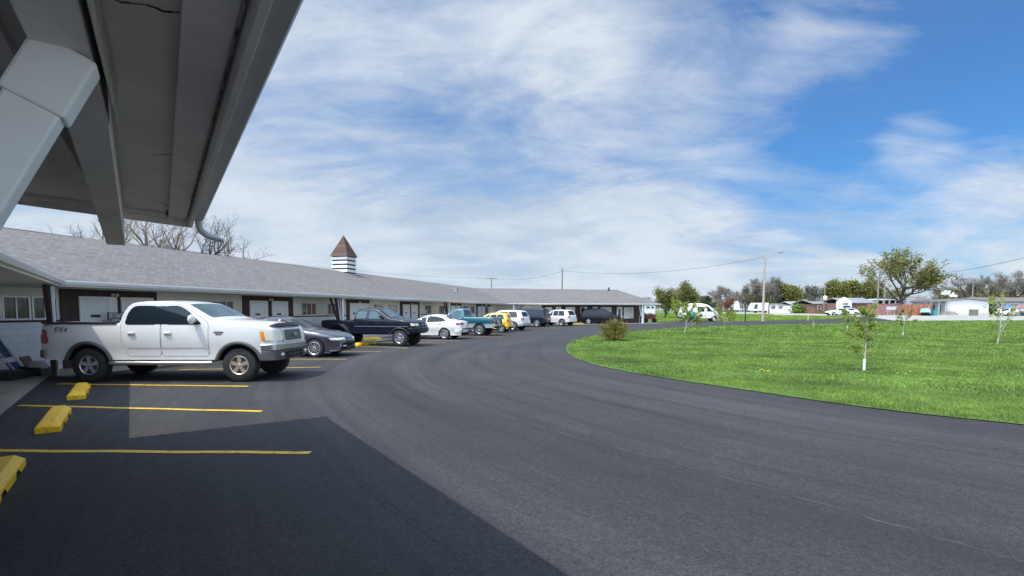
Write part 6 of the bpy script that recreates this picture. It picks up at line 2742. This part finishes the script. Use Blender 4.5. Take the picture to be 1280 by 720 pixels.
mb = MB()
mb.box(b.X(1163), -.02, .3, 6, -.2, b.Z(376))
sh = b.add('shop_front', mb, grey_w)
mb = MB()
mb.prism([(b.X(1160.5), b.Z(377.2)), (.1, b.Z(376.3)), (.1, b.Z(374.6)), (b.X(1160.5), b.Z(375.4))], -.9, 6.3)
mb.build('roof', grey_rf, sh)
for a, c_ in ((1166.5, 1171), (1174.5, 1177.5)):
    mb = MB()
    mb.box(b.X(a), b.X(c_), .24, .297, .05, b.Z(381))
    mb.build('door', win_g, sh)
mb = MB()
for px in (1164.0, 1172.7, 1180):
    mb.box(b.X(px) - .12, b.X(px) + .12, -.6, -.36, -.1, b.Z(376.2))
mb.build('porch_column', grey_w, sh)
mb = MB()
mb.box(b.X(1174), 1.2, -1.6, -.26, -.2, .35)
mb.box(b.X(1175), .9, -1.3, -.26, .35, .7)
mb.build('steps', concrete, sh)
q = base_pt(1217, 98)
mb = MB()
mb.box(-.55, .55, -.4, .4, 0, 1.1)
mb.box(-.6, .6, -.45, .45, 1.1, 1.2)
tag(mb.build('utility_box', mat('grey_green_metal', (.16, .17, .14), .6), loc=tuple(q)), 'grey-green utility box against the white hall', 'utility box')
# long grey house at the right edge
b = Bld('grey_house', 'long low grey house behind the boats at the picture edge', 1228, 1300, 122, 9)
b.wall(grey_w, b.Z(377.5))
b.gable_x(brown_rf, b.Z(377.4), 1.0)
for a, c_ in ((1252, 1257), (1262, 1272), (1280, 1288)):
    b.win(a, c_, 380, 385)
# red wooden fence and pink brick wall
b = Bld('wooden_fence', 'tall orange-red wooden board fence under the great tree', 1129, 1163, 100, .25, cat='fence')
b.wall(red_wood, b.Z(381.2), name='board_panel')
mb = MB()
for i in range(7):
    x = b.w * i / 6
    mb.box(x - .1, x + .1, -.12, -.003, -.2, b.Z(380.4))
b.add('post', mb, red_wood)
b = Bld('brick_wall', 'faded pink brick yard wall left of the red wooden fence', 1085, 1129, 102, .3, cat='wall')
b.wall(red_brick, b.Z(380.6))
mb = MB()
mb.box(-.1, b.w + .02, -.05, .36, b.Z(380.6), b.Z(380.6) + .12)
b.add('coping', mb, red_brick)
b = Bld('low_sign', 'pale blue sign board on two legs before the pink brick wall', 1108.5, 1120, 97, .2, cat='sign')
mb = MB()
mb.box(0, b.w, 0, .2, b.Z(387.2), b.Z(383.2))
b.add('board', mb, mat('pale_blue_paint', (.42, .48, .52), .5, var=.2, vscale=2))
for x in (.2, b.w - .2):
    mb = MB()
    mb.box(x - .06, x + .06, .05, .15, -.1, b.Z(387.2))
    b.add('leg', mb, metal_g)
# open porch building behind the pink wall
b = Bld('porch_building', 'low building with a dark open porch and white posts behind the pink wall', 1091, 1122, 116, 9)
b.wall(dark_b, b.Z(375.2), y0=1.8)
mb = MB()
mb.box(-.3, b.w + .3, -.3, b.d + .3, b.Z(375.2), b.Z(373.6))
b.add('roof', mb, white_p)
for px in (1096, 1104, 1111.5, 1119):
    mb = MB()
    mb.box(b.X(px) - .12, b.X(px) + .12, -.02, .2, -.1, b.Z(375.2))
    b.add('post', mb, white_p)
# brown-roofed house behind the red fence
b = Bld('brown_roof_house', 'house with a broad grey-brown roof behind the red wooden fence', 1136, 1172, 122, 10)
b.wall(grey_w, b.Z(379))
b.gable_x(brown_rf, b.Z(378.8), 1.45)
b = Bld('white_tower', 'small white block tower beside the trunk of the great tree', 1134, 1141, 112, 2.0, cat='tower')
b.wall(white_w, b.Z(374))
mb = MB()
mb.box(-.25, b.w + .25, -.2, 2.2, b.Z(374), b.Z(373.2))
b.add('cap', mb, white_p)
# long white metal roof over brick, with a white gable front
b = Bld('gable_shop', 'brown brick shop under a long pale metal roof with a white gabled front', 1047, 1093, 108, 9)
b.wall(brown_br, b.Z(378.9))
mb = MB()
zr_, ze_ = b.Z(372.6), b.Z(379)
mb.prism([(-.5, ze_), (4.4, zr_), (9.4, ze_), (9.4, ze_ + .15), (4.4, zr_ + .15), (-.5, ze_ + .15)], b.X(1055), b.w + .4, axis='x')
b.add('roof', mb, metal_w)
mb = MB()
mb.prism([(-.06, -.21), (b.X(1062), -.21), (b.X(1062), b.Z(377)), (b.X(1054.5), b.Z(371.8)), (-.06, b.Z(377))], -.6, .5)
gf = b.add('gable_front', mb, white_w)
for a in ((1051.2, 1057.2, 379, 380.7), (1051.5, 1060.0, 382.4, 387)):
    g = MB()
    g.box(b.X(a[0]), b.X(a[1]), -.66, -.604, b.Z(a[3]), b.Z(a[2]))
    g.build('window', win_g, gf)
# brown low house
b = Bld('brown_house', 'low brown house with a pale grey roof behind a green hedge', 1017.5, 1047, 114, 9)
b.wall(brown_br, b.Z(380.3))
b.gable_x(grey_rf, b.Z(380.2), .95)
for a, c_ in ((1022, 1025), (1028, 1032)):
    b.win(a, c_, 382.5, 386)
# pale cottage with a white gable
b = Bld('pale_cottage', 'small cream cottage with a grey-green roof and white gable end', 990.5, 1017, 122, 7)
b.wall(white_w, b.Z(382))
mb = MB()
mb.prism([(-.3, b.Z(382)), (3.5, b.Z(377.2)), (7.3, b.Z(382)), (7.3, b.Z(381.4)), (3.5, b.Z(376.5)), (-.3, b.Z(381.4))], -.2, b.X(1011), axis='x')
b.add('roof', mb, green_rf)
mb = MB()
mb.prism([(b.X(1009), -.22), (b.w + .04, -.22), (b.w + .04, b.Z(381.5)), (b.X(1013), b.Z(377.0)), (b.X(1009), b.Z(381))], -.3, 5)
b.add('gable_front', mb, white_w)
# mobile home and motor home
b = Bld('mobile_home', 'long low white mobile home with a row of dark windows', 962, 990, 126, 4)
b.wall(white_w, b.Z(380.3))
mb = MB()
mb.prism([(-.2, b.Z(380.3)), (2, b.Z(379.2)), (4.2, b.Z(380.3))], -.2, b.w + .2, axis='x')
b.add('roof', mb, brown_rf)
for a, c_, t, u in ((963.5, 969, 382, 383.4), (963.5, 969, 384, 385.8), (972.5, 978.5, 382, 383.4), (972.8, 977.5, 384, 385.8), (981.5, 988.5, 382.3, 383.6)):
    b.win(a, c_, t, u)
b = Bld('motor_home', 'white motor home with a raked dark windscreen parked beside the mobile home', 941, 961, 122, 2.5, cat='motor home')
mb = MB()
mb.prism([(0, .5), (b.w, .5), (b.w, b.Z(378.4)), (b.X(944), b.Z(378.6)), (b.X(941.8), b.Z(381.5)), (b.X(940.5), b.Z(386))], 0, 2.4)
b.add('body', mb, white_w, bevel=.06)
g = MB()
g.prism([(b.X(942.3), b.Z(386)), (b.X(946.5), b.Z(386)), (b.X(946.8), b.Z(380.3)), (b.X(943.6), b.Z(380.3))], -.04, -.003)
b.add('window', g, mat('green_glass', (.05, .075, .065), .08))
for px in (945, 957):
    g = MB()
    g.lathe([(.05, -.15), (.40, -.15), (.42, -.1), (.42, .1), (.05, .15)], 18, 0, 'y')
    b.add('wheel', g, black_rub, loc=(b.X(px), .2, .42))
# white house and shed behind the motel end
b = Bld('white_house', 'white two-storey house glimpsed past the end of the far wing', 806, 819, 118, 7)
b.wall(white_w, b.Z(381))
b.wall(white_w, b.Z(374), x0=806.5, x1=813, y0=2, y1=6)
b.gable_x(grey_rf, b.Z(381), 1.2)
b.win(808, 812, 383, 385.5)
b.win(814, 817, 383, 385.5)
b = Bld('white_trailer', 'small white camper trailer on the road behind the reddish tree', 916, 924, 128, 2.2, cat='trailer')
mb = MB()
mb.prism([(0, .6), (b.w, .6), (b.w + .2, 1.5), (b.w - .1, 2.5), (b.w * .75, 2.9), (.3, 2.7), (-.1, 1.7)], 0, 2.1)
b.add('body', mb, white_w, bevel=.08)
mb = MB()
mb.box(b.w * .35, b.w * .65, .9, 1.3, -.3, .6)
b.add('leg', mb, dark_m)
# billboard and winged sign over the hall
b = Bld('billboard', 'blank white billboard on a dark post behind the white hall', 1175.5, 1187, 124, .3, cat='sign')
mb = MB()
mb.box(0, b.w, 0, .3, b.Z(368.4), b.Z(363.0))
b.add('board', mb, white_w)
mb = MB()
mb.tube([(.1, .4, -.2), (.1, .4, b.Z(363))], .18, 10)
b.add('post', mb, dark_m)
b = Bld('rooftop_sign', 'white star-pointed roof sign beside the blank billboard', 1186, 1196, 123, .3, cat='sign')
mb = MB()
z = b.Z
mb.prism([(0, z(369.3)), (b.X(1189), z(368.2)), (b.X(1191), z(365.4)), (b.X(1192.3), z(368)), (b.w, z(368.8)), (b.w - .1, z(371.8)), (b.X(1191), z(371)), (b.X(1187), z(371.6))], 0, .3)
b.add('board', mb, white_w)
mb = MB()
mb.tube([(b.w * .5, .4, -.2), (b.w * .5, .4, b.Z(370))], .15, 10)
b.add('post', mb, dark_m)


# small parked cars and boats far across the road
def far_car(name, label, px, y, heading, m, L=4.4, H=1.45, cat='car'):
    c = sedan_far(name, label, m, L, H, cat)
    p = at_y(px, 390, y)
    place(c.root, c, (0, 0), (p.x, p.y), heading)


def sedan_far(name, label, m, L, H, cat):
    root = thing(name, label, cat, group='cars parked across the road')
    c = Car(root, L=L, hw=.86, zb=.95, zr=H, hr=.6, sill=.28, wheels=[(.85, .31), (L - .9, .31)], ra=.37,
            T=[(0, .55), (.05, .72), (.3, .84), (1.2, .96), (1.9, H - .06), (2.5, H), (3.2, H - .06), (L - .45, 1.02), (L - .05, .9), (L, .6)], tags=[], nose=(.8, .2), tail=(.7, .15), er=.12)
    c.body(m)
    for sg in (1, -1):
        c.side_patch('window', [(1.5, .98), (L - 1.0, .98), (3.1, H - .12), (1.95, H - .12)], glass_m, .01, (sg,), 1)
    c.top_patch('windshield', 1.25, 1.86, -.9, .9, glass_m)
    c.wheels_all(width=.2, spokes=5)
    return c


far_car('parked_car', 'white car parked before the white gabled shop front', 1058, 101, 178, wp)
far_car('parked_car', 'white car with a long flat tail, left of the gabled shop front', 1047.5, 100, 182, mat('cool_white_paint', (.7, .72, .75), .3, coat=1))
far_car('parked_car', 'pale turquoise car between the red fence and the shop porch', 1157, 99, 50, mat('turquoise_paint', (.22, .42, .42), .3, coat=1))
far_car('parked_car', 'white and black car nearest the boats', 1259, 96, 200, wp)
q = base_pt(1168.5, 98)
mb = MB()
mb.box(-.35, .35, -.3, .3, 0, 1.0)
mb.box(-.4, .4, -.35, .35, 1.0, 1.12)
tag(mb.build('vending_bin', mat('teal_paint', (.05, .25, .27), .5), loc=tuple(q)), 'small teal bin before the shop porch', 'bin')


def boat(label, px, y, col, rz):
    q = base_pt(px, y)
    r = thing('boat', label, 'boat', tuple(q), rz, 'boats on trailers across the road')
    mb = MB()
    rows = []
    for i in range(9):
        t = i / 8
        w = .95 * math.sqrt(max(0, 1 - max(0, (t - .45) / .55) ** 2)) + .01
        zb_ = .55 + .35 * max(0, t - .5)
        x = -2.4 + 4.8 * t
        rows.append([mb.p((x, -w, 1.25 + .2 * t)), mb.p((x, -w * .8, .85 + .1 * t)), mb.p((x, 0, zb_)), mb.p((x, w * .8, .85 + .1 * t)), mb.p((x, w, 1.25 + .2 * t))])
    for a, c_ in zip(rows, rows[1:]):
        for j in range(4):
            mb.idx((a[j], c_[j], c_[j + 1], a[j + 1]))
        mb.idx((a[0], a[4], c_[4], c_[0]))
    mb.idx(rows[0])
    mb.build('hull', white_w, r)
    mb = MB()
    mb.prism([(-1.6, 1.3), (.9, 1.4), (.4, 2.0), (-1.2, 1.95)], -.7, .7)
    mb.build('cover', mat(col[0], col[1], .6), r, bevel=.1)
    mb = MB()
    mb.box(-2.3, 2.9, -.5, -.4, .35, .45)
    mb.box(-2.3, 2.9, .4, .5, .35, .45)
    tr_ = mb.build('trailer', metal_g, r)
    for sg in (-1, 1):
        mb = MB()
        mb.lathe([(.05, -.1), (.28, -.1), (.3, 0), (.28, .1), (.05, .1)], 16, 0, 'y', (-.6, sg * .8, .3))
        mb.build('wheel', black_rub, tr_)


boat('boat under a bright blue cover on its trailer across the road', 1266, 99, ('blue_cover', (.06, .17, .40)), R(10))
boat('boat under a pale red cover on its trailer at the picture edge', 1279, 97, ('red_cover', (.34, .19, .17)), R(-12))
